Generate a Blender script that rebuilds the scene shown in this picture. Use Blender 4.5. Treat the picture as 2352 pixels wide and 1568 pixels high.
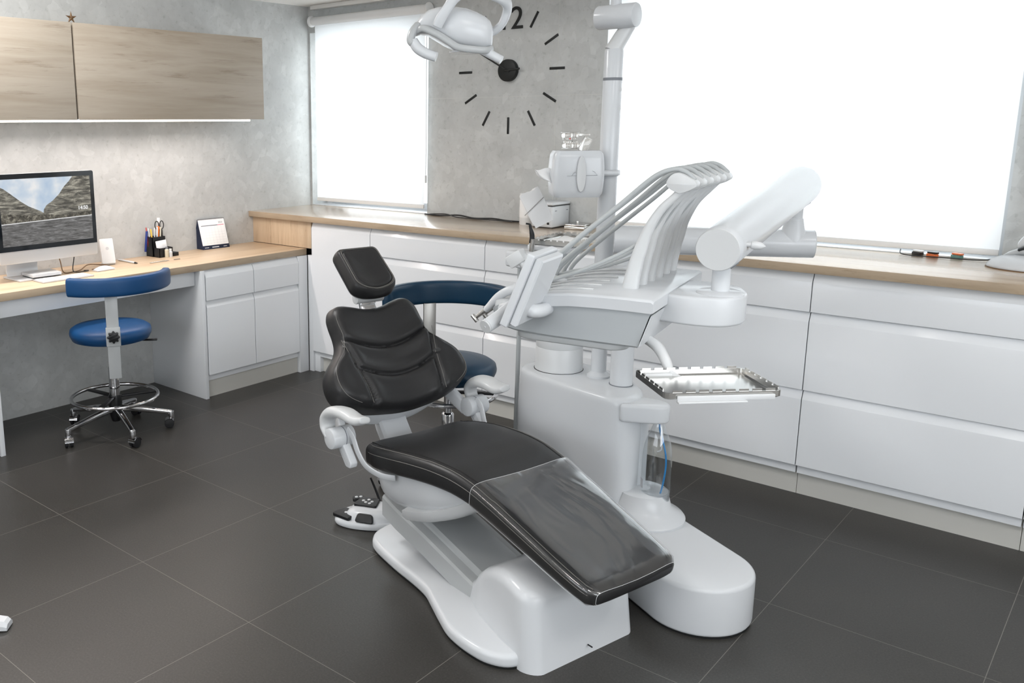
import bpy, bmesh, math, random
from mathutils import Vector, Matrix
random.seed(7)
PI = math.pi
sc = bpy.context.scene
col = sc.collection
for o in list(bpy.data.objects): bpy.data.objects.remove(o)

# ------------------------------------------------------------------ camera
A_, B_, C_ = -0.7467, 0.2007, -0.00621
fwd = Vector((math.sin(A_)*math.cos(B_), math.cos(A_)*math.cos(B_), -math.sin(B_)))
rt = Vector((math.cos(A_), -math.sin(A_), 0)); up = rt.cross(fwd)
r_ = rt*math.cos(C_)+up*math.sin(C_); u_ = -rt*math.sin(C_)+up*math.cos(C_)
cam = bpy.data.cameras.new('camera'); co = bpy.data.objects.new('camera', cam); col.objects.link(co)
mw = Matrix.Identity(4)
for i in range(3):
    mw[i][0] = r_[i]; mw[i][1] = u_[i]; mw[i][2] = -fwd[i]
mw[2][3] = 1.55
co.matrix_world = mw
cam.sensor_width = 36; cam.sensor_fit = 'HORIZONTAL'; cam.lens = 2041.66/2352*36
cam.shift_x = (1176-830.6)/2352; cam.shift_y = (694.15-784)/2352
cam.clip_start = 0.05
sc.camera = co
# ------------------------------------------------------------------ world, exposure, lamps
w = bpy.data.worlds.new('sky'); sc.world = w; w.use_nodes = True
w.node_tree.nodes['Background'].inputs[0].default_value = (0.93, 0.96, 1.0, 1)
w.node_tree.nodes['Background'].inputs[1].default_value = 2.1
sc.view_settings.view_transform = 'Standard'; sc.view_settings.look = 'None'
sc.view_settings.gamma = 1; sc.view_settings.use_curve_mapping = False
sc.view_settings.exposure = -0.18
def area(name, loc, rot, sx, sy, power, color=(1, 1, 1)):
    l = bpy.data.lights.new(name, 'AREA'); l.shape = 'RECTANGLE'; l.size = sx; l.size_y = sy
    l.energy = power; l.color = color
    o = bpy.data.objects.new(name, l); o.location = loc; o.rotation_euler = rot; col.objects.link(o)
CEIL_LAMPS = [(-3.45, 1.6), (-1.5, 0.3), (0.5, 0.9), (1.2, 2.8), (-0.6, -1.1), (-3.1, -0.7)]
for i, (x, y) in enumerate(CEIL_LAMPS):
    area('ceiling_lamp_light', (x, y, 2.725), (0, 0, 0), 0.56, 0.56, (38, 8, 15, 10, 8, 8)[i], (1, .99, .985))
area('daylight_small_window', (-3.95, 4.62, 1.6), (-PI/2, 0, 0), 0.98, 1.15, 12.5, (.95, .975, 1))
area('daylight_large_window', (-1.4, 4.62, 1.75), (-PI/2, 0, 0), 1.75, 1.4, 22, (.95, .975, 1))

area('added_rear_fill', (-1.2, -1.84, 1.6), (PI/2, 0, 0), 3.2, 1.1, 15, (.94, .97, 1))  # added fill light behind the camera, no known window there
area('added_side_fill', (2.14, 0.9, 1.6), (0, PI/2, 0), 1.1, 3.2, 42, (.94, .97, 1))  # added fill light from the unseen right wall, brightens the left wall
# ------------------------------------------------------------------ helpers
def s2l(c):
    return tuple((v/255/12.92 if v/255 <= .04045 else ((v/255+.055)/1.055)**2.4) for v in c)
MAT = {}
def mat(name, rgb=(200, 200, 200), rough=.5, metal=0, coat=0, trans=0, ior=1.45, emit=None, estr=0, alpha=1, spec=.5):
    m = bpy.data.materials.new(name); m.use_nodes = True
    b = m.node_tree.nodes['Principled BSDF']
    b.inputs['Base Color'].default_value = (*s2l(rgb), 1)
    b.inputs['Roughness'].default_value = rough; b.inputs['Metallic'].default_value = metal
    b.inputs['Coat Weight'].default_value = coat; b.inputs['Coat Roughness'].default_value = .05
    b.inputs['Transmission Weight'].default_value = trans; b.inputs['IOR'].default_value = ior
    b.inputs['Specular IOR Level'].default_value = spec; b.inputs['Alpha'].default_value = alpha
    if emit:
        b.inputs['Emission Color'].default_value = (*s2l(emit), 1); b.inputs['Emission Strength'].default_value = estr
    MAT[name] = m
    return m
def N(m, t, **k):
    n = m.node_tree.nodes.new(t)
    for a, v in k.items():
        if a in n.inputs: n.inputs[a].default_value = v
        else: setattr(n, a, v)
    return n
def L(m, a, b): m.node_tree.links.new(a, b)
def ramp(m, fac, stops):
    n = N(m, 'ShaderNodeValToRGB'); e = n.color_ramp.elements
    e[0].position = stops[0][0]; e[0].color = (*s2l(stops[0][1]), 1)
    e[1].position = stops[-1][0]; e[1].color = (*s2l(stops[-1][1]), 1)
    for p, c in stops[1:-1]:
        x = e.new(p); x.color = (*s2l(c), 1)
    L(m, fac, n.inputs[0]); return n
def bump(m, fac, strength, dist=.002):
    n = N(m, 'ShaderNodeBump'); n.inputs['Strength'].default_value = strength; n.inputs['Distance'].default_value = dist
    L(m, fac, n.inputs['Height']); L(m, n.outputs[0], m.node_tree.nodes['Principled BSDF'].inputs['Normal'])
def coords(m, scale=(1, 1, 1), rot=(0, 0, 0), kind='Object'):
    tc = N(m, 'ShaderNodeTexCoord'); mp = N(m, 'ShaderNodeMapping'); mp.inputs['Scale'].default_value = scale
    mp.inputs['Rotation'].default_value = rot
    L(m, tc.outputs[kind], mp.inputs[0]); return mp.outputs[0]

# plastics, metals
mat('white_plastic', (205, 208, 211), .22, spec=.38)
mat('white_matte', (226, 227, 227), .45)
mat('console_grey', (182, 187, 190), .28, coat=.2)
mat('grey_plastic', (176, 179, 180), .3)
mat('light_grey_plastic', (205, 207, 208), .3)
mat('hose_grey', (172, 176, 177), .4)
mat('lacquer_white', (228, 231, 234), .16, coat=.35)
mat('wall_seam', (202, 202, 198), .6)
mat('plinth_white', (203, 202, 196), .35)
mat('steel', (205, 204, 201), .25, metal=1)
mat('steel_brushed', (160, 158, 154), .35, metal=1)
mat('chrome', (210, 210, 212), .07, metal=1)
mat('black_plastic', (22, 23, 25), .35)
mat('black_matte', (17, 19, 19), .6)
mat('rubber', (30, 30, 32), .6)
mat('aluminium', (205, 206, 207), .3, metal=.35)
mat('paper', (240, 240, 240), .8)
mat('navy', (22, 33, 58), .5)
mat('pen_blue', (30, 50, 120), .4)
mat('pen_orange', (225, 120, 45), .4)
mat('pen_yellow', (230, 190, 80), .4)
mat('pen_red', (190, 50, 45), .4)
mat('pink', (222, 150, 165), .6)
mat('ink_grey', (120, 124, 130), .6)
mat('faint_ink', (198, 199, 202), .7)
mat('beige', (205, 198, 178), .4)
mat('orange_plastic', (214, 110, 60), .4)
mat('teal_plastic', (90, 130, 125), .4)
mat('tube_blue', (45, 130, 190), .3)
mat('copper_brown', (120, 95, 70), .4, metal=.6)
mat('screen_black', (10, 14, 18), .12, coat=.5)
mat('grout_seal', (58, 54, 50), .6)
mat('clock_black', (14, 18, 18), .5)
mat('wall_white', (228, 227, 224), .6)
mat('ceiling_white', (236, 234, 231), .8)

def leather(name, rgb, rough, bs=.25, sc_=350):
    m = mat(name, rgb, rough, spec=.45)
    c = coords(m); v = N(m, 'ShaderNodeTexVoronoi'); v.inputs['Scale'].default_value = sc_
    L(m, c, v.inputs['Vector']); bump(m, v.outputs['Distance'], bs, .0006)
    n = N(m, 'ShaderNodeTexNoise'); n.inputs['Scale'].default_value = 3.0; L(m, c, n.inputs['Vector'])
    r = N(m, 'ShaderNodeMapRange'); r.inputs[3].default_value = rough-.06; r.inputs[4].default_value = rough+.08
    L(m, n.outputs[0], r.inputs[0]); L(m, r.outputs[0], m.node_tree.nodes['Principled BSDF'].inputs['Roughness'])
leather('black_leather', (38, 38, 39), .38)
leather('blue_leather', (16, 66, 112), .4, .12)
leather('teal_leather', (12, 50, 74), .38, .12)
mat('stitching', (120, 118, 114), .7)
mat('seam_black', (14, 14, 14), .6)

# wood: long grain along one axis
def wood(name, stops, scale, knots=False, rough=.42):
    m = mat(name, stops[0][1], rough)
    c = coords(m, scale)
    n1 = N(m, 'ShaderNodeTexNoise'); n1.inputs['Scale'].default_value = 2.2; n1.inputs['Detail'].default_value = 6; n1.inputs['Roughness'].default_value = .6
    n1.inputs['Distortion'].default_value = .35
    L(m, c, n1.inputs['Vector'])
    r = ramp(m, n1.outputs[0], stops)
    n2 = N(m, 'ShaderNodeTexNoise'); n2.inputs['Scale'].default_value = 9; n2.inputs['Detail'].default_value = 8; n2.inputs['Roughness'].default_value = .7
    L(m, c, n2.inputs['Vector'])
    r2 = ramp(m, n2.outputs[0], [(.3, (178, 166, 150)), (.42, (250, 248, 246)), (1, (255, 255, 255))])
    mx = N(m, 'ShaderNodeMix', data_type='RGBA', blend_type='MULTIPLY'); mx.inputs[0].default_value = .6
    L(m, r.outputs[0], mx.inputs[6]); L(m, r2.outputs[0], mx.inputs[7])
    L(m, mx.outputs[2], m.node_tree.nodes['Principled BSDF'].inputs['Base Color'])
    bump(m, n2.outputs[0], .05)
PALE = [(.25, (150, 136, 118)), (.42, (166, 155, 140)), (.55, (176, 166, 152)), (.75, (158, 146, 129))]
WARM = [(.25, (176, 150, 122)), (.45, (198, 174, 146)), (.6, (208, 186, 158)), (.8, (186, 160, 131))]
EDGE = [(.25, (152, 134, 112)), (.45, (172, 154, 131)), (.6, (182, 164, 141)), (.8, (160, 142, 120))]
wood('wood_cabinet', PALE, (1, .32, 4.5))
wood('wood_desk', WARM, (6, .45, 6))
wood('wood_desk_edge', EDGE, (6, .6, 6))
wood('wood_counter', WARM, (.45, 6, 6), rough=.24)
MAT['wood_counter'].node_tree.nodes['Principled BSDF'].inputs['Coat Weight'].default_value = 1
MAT['wood_counter'].node_tree.nodes['Principled BSDF'].inputs['Coat IOR'].default_value = 1.75
MAT['wood_counter'].node_tree.nodes['Principled BSDF'].inputs['Coat Roughness'].default_value = .24
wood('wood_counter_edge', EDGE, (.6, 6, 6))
wood('wood_panel', WARM, (7, 7, .6))

# terrazzo-like grey wall panel
m = mat('wall_stone', (186, 188, 184), .55)
c = coords(m)
v = N(m, 'ShaderNodeTexVoronoi'); v.inputs['Scale'].default_value = 24; v.inputs['Randomness'].default_value = 1
nz = N(m, 'ShaderNodeTexNoise'); nz.inputs['Scale'].default_value = 5; nz.inputs['Detail'].default_value = 4; L(m, c, nz.inputs['Vector'])
mxv = N(m, 'ShaderNodeMix', data_type='RGBA'); mxv.inputs[0].default_value = .12; L(m, c, mxv.inputs[6]); L(m, nz.outputs['Color'], mxv.inputs[7])
L(m, mxv.outputs[2], v.inputs['Vector'])
rv = ramp(m, v.outputs['Color'], [(.0, (178, 180, 179)), (.55, (185, 187, 186)), (.8, (195, 197, 196)), (1, (207, 209, 208))])
n2 = N(m, 'ShaderNodeTexNoise'); n2.inputs['Scale'].default_value = 7; n2.inputs['Detail'].default_value = 8; n2.inputs['Roughness'].default_value = .65
L(m, c, n2.inputs['Vector'])
rn = ramp(m, n2.outputs[0], [(.3, (174, 176, 175)), (.5, (188, 190, 189)), (.72, (202, 204, 203))])
mx = N(m, 'ShaderNodeMix', data_type='RGBA'); mx.inputs[0].default_value = .55
L(m, rv.outputs[0], mx.inputs[6]); L(m, rn.outputs[0], mx.inputs[7])
n3 = N(m, 'ShaderNodeTexNoise'); n3.inputs['Scale'].default_value = 45; n3.inputs['Detail'].default_value = 5; L(m, c, n3.inputs['Vector'])
r3 = ramp(m, n3.outputs[0], [(.27, (222, 222, 220)), (.4, (252, 252, 252)), (.7, (255, 255, 255))])
mx2 = N(m, 'ShaderNodeMix', data_type='RGBA', blend_type='MULTIPLY'); mx2.inputs[0].default_value = .6
L(m, mx.outputs[2], mx2.inputs[6]); L(m, r3.outputs[0], mx2.inputs[7])
L(m, mx2.outputs[2], m.node_tree.nodes['Principled BSDF'].inputs['Base Color'])

# floor tiles with pale grout lines
m = mat('floor_tile', (70, 68, 66), .36)
tc = N(m, 'ShaderNodeTexCoord'); sp = N(m, 'ShaderNodeSeparateXYZ'); L(m, tc.outputs['Object'], sp.inputs[0])
def line(out, off, pitch, hw):
    a = N(m, 'ShaderNodeMath', operation='ADD'); a.inputs[1].default_value = -off + pitch*200 + pitch/2; L(m, out, a.inputs[0])
    d = N(m, 'ShaderNodeMath', operation='MODULO'); d.inputs[1].default_value = pitch; L(m, a.outputs[0], d.inputs[0])
    s = N(m, 'ShaderNodeMath', operation='SUBTRACT'); s.inputs[1].default_value = pitch/2; L(m, d.outputs[0], s.inputs[0])
    b = N(m, 'ShaderNodeMath', operation='ABSOLUTE'); L(m, s.outputs[0], b.inputs[0])
    l = N(m, 'ShaderNodeMath', operation='LESS_THAN'); l.inputs[1].default_value = hw; L(m, b.outputs[0], l.inputs[0])
    return l.outputs[0]
lx = line(sp.outputs[0], -3.178, .588, .001); ly = line(sp.outputs[1], 1.628, .6075, .001)
mg = N(m, 'ShaderNodeMath', operation='MAXIMUM'); L(m, lx, mg.inputs[0]); L(m, ly, mg.inputs[1])
na = N(m, 'ShaderNodeTexNoise'); na.inputs['Scale'].default_value = 160; na.inputs['Detail'].default_value = 4; na.inputs['Roughness'].default_value = .8
L(m, tc.outputs['Object'], na.inputs['Vector'])
ra = ramp(m, na.outputs[0], [(.25, (42, 41, 38)), (.5, (59, 57, 54)), (.62, (65, 63, 60)), (.78, (104, 101, 96))])
nb = N(m, 'ShaderNodeTexNoise'); nb.inputs['Scale'].default_value = 1.6; nb.inputs['Detail'].default_value = 5; L(m, tc.outputs['Object'], nb.inputs['Vector'])
rb = ramp(m, nb.outputs[0], [(.3, (225, 225, 225)), (.7, (255, 255, 255))])
mm = N(m, 'ShaderNodeMix', data_type='RGBA', blend_type='MULTIPLY'); mm.inputs[0].default_value = 1
L(m, ra.outputs[0], mm.inputs[6]); L(m, rb.outputs[0], mm.inputs[7])
mf = N(m, 'ShaderNodeMix', data_type='RGBA'); L(m, mg.outputs[0], mf.inputs[0]); L(m, mm.outputs[2], mf.inputs[6]); mf.inputs[7].default_value = (*s2l((112, 109, 103)), 1)
L(m, mf.outputs[2], m.node_tree.nodes['Principled BSDF'].inputs['Base Color'])
nr = N(m, 'ShaderNodeTexNoise'); nr.inputs['Scale'].default_value = 300; L(m, tc.outputs['Object'], nr.inputs['Vector'])
bump(m, nr.outputs[0], .08, .001)

# blind fabric lets the daylight through
m = mat('blind_fabric', (240, 240, 240), .9)
nt = m.node_tree; b = nt.nodes['Principled BSDF']
tr = N(m, 'ShaderNodeBsdfTranslucent'); tr.inputs[0].default_value = (.9, .92, .94, 1)
ms = N(m, 'ShaderNodeMixShader'); ms.inputs[0].default_value = .55
L(m, b.outputs[0], ms.inputs[1]); L(m, tr.outputs[0], ms.inputs[2]); L(m, ms.outputs[0], nt.nodes['Material Output'].inputs[0])
# thin clear film
def film(name, tint, gloss, rough, haze=0.0):
    m = mat(name, (255, 255, 255), rough); nt = m.node_tree
    t = N(m, 'ShaderNodeBsdfTransparent'); t.inputs[0].default_value = (*tint, 1)
    g = N(m, 'ShaderNodeBsdfGlossy'); g.inputs[0].default_value = (1, 1, 1, 1); g.inputs['Roughness'].default_value = rough
    lf = N(m, 'ShaderNodeLayerWeight'); lf.inputs[0].default_value = .5
    lw = N(m, 'ShaderNodeMath', operation='POWER'); lw.inputs[1].default_value = 3.5; L(m, lf.outputs['Facing'], lw.inputs[0])
    ad = N(m, 'ShaderNodeMath', operation='MULTIPLY_ADD'); ad.inputs[1].default_value = gloss; ad.inputs[2].default_value = haze
    L(m, lw.outputs[0], ad.inputs[0])
    s = N(m, 'ShaderNodeMixShader'); L(m, ad.outputs[0], s.inputs[0]); L(m, t.outputs[0], s.inputs[1]); L(m, g.outputs[0], s.inputs[2])
    L(m, s.outputs[0], nt.nodes['Material Output'].inputs[0])
    return m
m = film('clear_film', (.97, .97, .97), 2.2, .12, .08)
n = N(m, 'ShaderNodeTexNoise'); n.inputs['Scale'].default_value = 4.5; n.inputs['Detail'].default_value = 2; n.inputs['Distortion'].default_value = 1.2
L(m, coords(m, (.7, 1.6, 1)), n.inputs['Vector'])
bm_ = N(m, 'ShaderNodeBump'); bm_.inputs['Strength'].default_value = .2; bm_.inputs['Distance'].default_value = .02; L(m, n.outputs[0], bm_.inputs['Height'])
for q in m.node_tree.nodes:
    if q.type == 'BSDF_GLOSSY': L(m, bm_.outputs[0], q.inputs['Normal'])
film('window_glass', (.95, .97, .97), .6, .0, .04)
film('clear_bottle', (.92, .94, .95), .9, .04, .07)
mat('water', (255, 255, 255), .0, trans=1, ior=1.33)
mat('clear_acrylic', (250, 248, 244), .05, trans=.75, ior=1.45)
m = mat('lamp_warm', (255, 250, 240), emit=(255, 246, 232), estr=9)
m = mat('added_window_glow', (240, 245, 250), emit=(240, 247, 255), estr=2.5)  # glow for the panes of the two added, unseen windows
m = mat('lamp_panel', (255, 250, 245), emit=(255, 248, 240), estr=6)
m = mat('lens_glass', (220, 225, 230), .1, coat=.5)

# ---- mesh helpers
def sm(o, ang=35):
    me = o.data
    me.polygons.foreach_set('use_smooth', [True]*len(me.polygons))
    me.set_sharp_from_angle(angle=math.radians(ang))
def obj(name, bm, mt, parent=None, ang=35, mats=None):
    bmesh.ops.recalc_face_normals(bm, faces=bm.faces)
    me = bpy.data.meshes.new(name); bm.to_mesh(me); bm.free()
    o = bpy.data.objects.new(name, me); col.objects.link(o)
    for k in (mats or [mt]): me.materials.append(MAT[k])
    if parent: o.parent = parent
    sm(o, ang)
    return o
def tag(o, label, cat, group=None):
    o['label'] = label; o['category'] = cat
    if group: o['group'] = group
    return o
def thing(name, label, cat, loc=(0, 0, 0), rz=0, group=None):
    o = bpy.data.objects.new(name, None); col.objects.link(o); o.empty_display_size = .05
    o.location = loc; o.rotation_euler = (0, 0, rz)
    return tag(o, label, cat, group)
def struct(o): o['kind'] = 'structure'; return o
def newbm(): return bmesh.new()
def add(bm, vs, fs):
    vv = [bm.verts.new(v) for v in vs]
    out = []
    for f in fs:
        try: out.append(bm.faces.new([vv[i] for i in f]))
        except ValueError: pass
    return vv, out
def box(bm, x0, x1, y0, y1, z0, z1, bev=0, seg=2, M=None):
    t = bmesh.new()
    vs = [(x, y, z) for x in (x0, x1) for y in (y0, y1) for z in (z0, z1)]
    add(t, vs, [(0, 1, 3, 2), (4, 6, 7, 5), (0, 4, 5, 1), (2, 3, 7, 6), (0, 2, 6, 4), (1, 5, 7, 3)])
    if bev: bmesh.ops.bevel(t, geom=t.edges[:], offset=bev, segments=seg, profile=.5, affect='EDGES')
    merge(bm, t, M)
def merge(bm, t, M=None):
    if M is not None: bmesh.ops.transform(t, matrix=M, verts=t.verts)
    mp = {v: bm.verts.new(v.co) for v in t.verts}
    for f in t.faces:
        try:
            nf = bm.faces.new([mp[v] for v in f.verts]); nf.material_index = f.material_index
        except ValueError: pass
    t.free()
def lathe(bm, prof, n=40, M=None, cap=True):
    """prof: list of (r, z)"""
    t = bmesh.new(); rings = []
    for r, z in prof:
        if r < 1e-6: rings.append([t.verts.new((0, 0, z))])
        else: rings.append([t.verts.new((r*math.cos(2*PI*i/n), r*math.sin(2*PI*i/n), z)) for i in range(n)])
    for a, b in zip(rings, rings[1:]):
        for i in range(n):
            j = (i+1) % n
            if len(a) == 1 and len(b) == 1: continue
            if len(a) == 1: t.faces.new((a[0], b[i], b[j]))
            elif len(b) == 1: t.faces.new((a[i], a[j], b[0]))
            else: t.faces.new((a[i], a[j], b[j], b[i]))
    if cap:
        if len(rings[0]) > 1: t.faces.new(rings[0][::-1])
        if len(rings[-1]) > 1: t.faces.new(rings[-1])
    merge(bm, t, M)
def T(x, y, z): return Matrix.Translation((x, y, z))
def Rx(a): return Matrix.Rotation(math.radians(a), 4, 'X')
def Ry(a): return Matrix.Rotation(math.radians(a), 4, 'Y')
def Rz(a): return Matrix.Rotation(math.radians(a), 4, 'Z')
def S(x, y, z): return Matrix.Diagonal((x, y, z, 1))
def axis_M(p, q):
    """matrix taking z axis to p->q with origin p"""
    d = (Vector(q)-Vector(p)).normalized()
    return Matrix.Translation(p) @ d.to_track_quat('Z', 'Y').to_matrix().to_4x4()
def cyl(bm, p, q, r0, r1=None, n=32, bev=0.0):
    r1 = r0 if r1 is None else r1
    h = (Vector(q)-Vector(p)).length
    if bev: pr = [(0, 0), (r0-bev, 0), (r0-bev*.3, bev*.3), (r0, bev), (r1, h-bev), (r1-bev*.3, h-bev*.3), (r1-bev, h), (0, h)]
    else: pr = [(0, 0), (r0, 0), (r1, h), (0, h)]
    lathe(bm, pr, n, axis_M(p, q))
def smooth_path(pts, k=8):
    P = [Vector(p) for p in pts]; out = []
    if len(P) < 3: return P
    for i in range(len(P)-1):
        p0 = P[max(i-1, 0)]; p1 = P[i]; p2 = P[i+1]; p3 = P[min(i+2, len(P)-1)]
        for s in range(k):
            t = s/k
            out.append(.5*((2*p1)+(-p0+p2)*t+(2*p0-5*p1+4*p2-p3)*t*t+(-p0+3*p1-3*p2+p3)*t**3))
    out.append(P[-1]); return out
def lerp_list(vals, n):
    out = []
    for i in range(n):
        t = i/(n-1)*(len(vals)-1); k = min(int(t), len(vals)-2); f = t-k
        f = f*f*(3-2*f) if len(vals) > 2 else f
        a, b = vals[k], vals[k+1]
        out.append(tuple(x+(y-x)*f for x, y in zip(a, b)) if isinstance(a, tuple) else a+(b-a)*f)
    return out
def sweep(bm, pts, rad, n=14, k=8, side=None, sq=2.0, smooth=True, round_ends=True):
    """rad: float or list of floats / (ra, rb) pairs; side: preferred direction of the first section axis; sq: superellipse exponent"""
    P = smooth_path(pts, k) if smooth else [Vector(p) for p in pts]
    m = len(P)
    R = lerp_list(rad, m) if isinstance(rad, list) else [rad]*m
    R = [(a, a) if not isinstance(a, tuple) else a for a in R]
    T_ = []
    for i in range(m):
        d = (P[min(i+1, m-1)]-P[max(i-1, 0)]); T_.append(d.normalized())
    if side is None:
        s = Vector((0, 0, 1)).cross(T_[0])
        if s.length < .1: s = Vector((0, 1, 0)).cross(T_[0])
    else: s = Vector(side)
    secs = []
    frames = []
    for i in range(m):
        s = (s-T_[i]*s.dot(T_[i])).normalized(); b = T_[i].cross(s); frames.append((P[i], s.copy(), b, T_[i]))
    ext = []
    if round_ends:
        a = R[0]; p, s0, b0, t0 = frames[0]
        for f, e in ((.55, .18), (.85, .06)): ext.append(((p-t0*min(a)*e*-1+t0*0, s0, b0), (a[0]*f, a[1]*f)))
    def ring(p, s, b, r):
        vs = []
        for i in range(n):
            th = 2*PI*i/n; c, d = math.cos(th), math.sin(th)
            x = math.copysign(abs(c)**(2/sq), c)*r[0]; y = math.copysign(abs(d)**(2/sq), d)*r[1]
            vs.append(p+s*x+b*y)
        return vs
    rings = []
    if round_ends:
        p, s0, b0, t0 = frames[0]; r = R[0]; e = min(r)
        rings.append(ring(p-t0*e*.35, s0, b0, (r[0]-e*.45, r[1]-e*.45)))
        rings.append(ring(p-t0*e*.2, s0, b0, (r[0]-e*.15, r[1]-e*.15)))
    for (p, s0, b0, t0), r in zip(frames, R): rings.append(ring(p, s0, b0, r))
    if round_ends:
        p, s0, b0, t0 = frames[-1]; r = R[-1]; e = min(r)
        rings.append(ring(p+t0*e*.2, s0, b0, (r[0]-e*.15, r[1]-e*.15)))
        rings.append(ring(p+t0*e*.35, s0, b0, (r[0]-e*.45, r[1]-e*.45)))
    loft(bm, rings)
def loft(bm, rings, cap=True, closed=True, M=None):
    t = bmesh.new()
    vr = [[t.verts.new(v) for v in r] for r in rings]
    n = len(vr[0])
    for a, b in zip(vr, vr[1:]):
        for i in range(n if closed else n-1):
            j = (i+1) % n
            try: t.faces.new((a[i], a[j], b[j], b[i]))
            except ValueError: pass
    if cap and closed:
        t.faces.new(vr[0][::-1]); t.faces.new(vr[-1])
    merge(bm, t, M)
def prism(bm, outline, z0, z1, bev=0, seg=3, M=None, top_only=False):
    """outline: xy polygon; extruded in z with rounded rims made of inset rings"""
    rings = []
    def inset(d):
        n = len(outline); res = []
        ar = sum(outline[i][0]*outline[(i+1) % n][1]-outline[(i+1) % n][0]*outline[i][1] for i in range(n))
        sgn = 1 if ar > 0 else -1
        for i in range(n):
            p0 = Vector(outline[i-1]).to_2d(); p1 = Vector(outline[i]).to_2d(); p2 = Vector(outline[(i+1) % n]).to_2d()
            a = (p1-p0); b = (p2-p1)
            a = a.normalized() if a.length > 1e-9 else b.normalized(); b = b.normalized() if b.length > 1e-9 else a
            nn = Vector((-(a.y+b.y), a.x+b.x))*sgn
            if nn.length < 1e-6: nn = Vector((-a.y, a.x))*sgn
            nn.normalize(); c = max(.4, nn.dot(Vector((-a.y, a.x))*sgn)); res.append(p1+nn*(d/c))
        return res
    lv = []
    if bev and not top_only:
        for i in range(seg): th = PI/2*i/seg; lv.append((bev*(1-math.sin(th)), z0+bev*(1-math.cos(th))))
        lv.append((0, z0+bev))
    else: lv.append((0, z0))
    if bev:
        for i in range(seg+1): th = PI/2*i/seg; lv.append((bev*(1-math.cos(th)), z1-bev+bev*math.sin(th)))
    else: lv.append((0, z1))
    for d, z in lv:
        rings.append([(p[0], p[1], z) for p in (inset(d) if d > 1e-7 else [Vector(q) for q in outline])])
    loft(bm, rings, M=M)
def round_poly(pts, r, seg=6):
    """rounded polygon; r float or list"""
    out = []; n = len(pts)
    for i in range(n):
        p0, p1, p2 = Vector(pts[i-1]).to_2d(), Vector(pts[i]).to_2d(), Vector(pts[(i+1) % n]).to_2d()
        rr = r[i] if isinstance(r, (list, tuple)) else r
        a = (p0-p1); b = (p2-p1); d = min(rr, a.length*.49, b.length*.49); a.normalize(); b.normalize()
        s, e = p1+a*d, p1+b*d
        for k in range(seg+1):
            t = k/seg; out.append(tuple((1-t)**2*s+2*t*(1-t)*p1+t*t*e))
    return out
def stadium(x0, x1, r, n=14):
    """outline of a strip along x from x0 to x1 with a round end at x1"""
    o = [(x0, -r)]
    for i in range(n+1):
        a = -PI/2+PI*i/n; o.append((x1-r+r*math.cos(a), r*math.sin(a)))
    o.append((x0, r)); return o
def circle(cx, cy, r, n=40): return [(cx+r*math.cos(2*PI*i/n), cy+r*math.sin(2*PI*i/n)) for i in range(n)]
def copy_tree(o, parent=None):
    c = o.copy(); col.objects.link(c)
    if parent: c.parent = parent
    for ch in o.children: copy_tree(ch, c)
    return c
def text_obj(name, body, size, mt, parent, M, ext=.0004, align='CENTER', bold=0.0):
    cu = bpy.data.curves.new(name, 'FONT'); cu.body = body; cu.size = size; cu.extrude = ext; cu.align_x = align; cu.align_y = 'CENTER'; cu.offset = bold
    to = bpy.data.objects.new('tmp', cu); col.objects.link(to)
    dg = bpy.context.evaluated_depsgraph_get(); me = bpy.data.meshes.new_from_object(to.evaluated_get(dg))
    bpy.data.objects.remove(to); me.name = name; me.transform(M)
    o = bpy.data.objects.new(name, me); col.objects.link(o); me.materials.clear(); me.materials.append(MAT[mt])
    if parent: o.parent = parent
    return o
#PARTS
# ================================================================== THE ROOM
XL, XR, YF, YB, ZC, ZS = -4.47, 2.2, -1.9, 4.32, 2.75, 2.30
def sbox(name, x0, x1, y0, y1, z0, z1, mt, bev=0):
    bm = newbm(); box(bm, x0, x1, y0, y1, z0, z1, bev); return struct(obj(name, bm, mt))
sbox('floor', XL-.15, XR+.15, YF-.15, YB+.3, -.1, 0, 'floor_tile')
sbox('ceiling', XL-.15, XR+.15, YF-.15, YB+.3, ZC, ZC+.12, 'ceiling_white')
sbox('wall_left', XL-.15, XL, YF, YB, 0, ZC, 'wall_stone')
sbox('wall_right', XR, XR+.15, YF, YB, 0, ZC, 'wall_white')
sbox('wall_front', XL-.15, XR+.15, YF-.15, YF, 0, ZC, 'wall_white')
W1 = (-4.455, -3.44, .986, 2.13); W2 = (-2.27, -.51, .986, 2.2)
bm = newbm(); YO = YB+.22
box(bm, XL, XR, YB, YO, 0, W1[2])
box(bm, XL, W1[0], YB, YO, W1[2], ZC); box(bm, W1[0], W1[1], YB, YO, W1[3], ZC)
box(bm, W1[1], W2[0], YB, YO, W1[2], ZC); box(bm, W2[0], W2[1], YB, YO, W2[3], ZC); box(bm, W2[1], XR, YB, YO, W1[2], ZC)
struct(obj('wall_back', bm, 'wall_stone'))
sbox('trim_1', -4.4, -2.9, YB-.05, YB, ZS-.028, ZS-.0005, 'wall_white', .004)
sbox('trim_3', XL, XR, 3.32, YB, ZS, ZC, 'ceiling_white')
bm = newbm()
box(bm, -2.56-.0009, -2.56+.0009, YB-.0012, YB, 1.0, ZS)
box(bm, -3.44, -2.27, YB-.0012, YB, 1.68, 1.6818)
struct(obj('trim_2', bm, 'wall_seam'))
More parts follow.
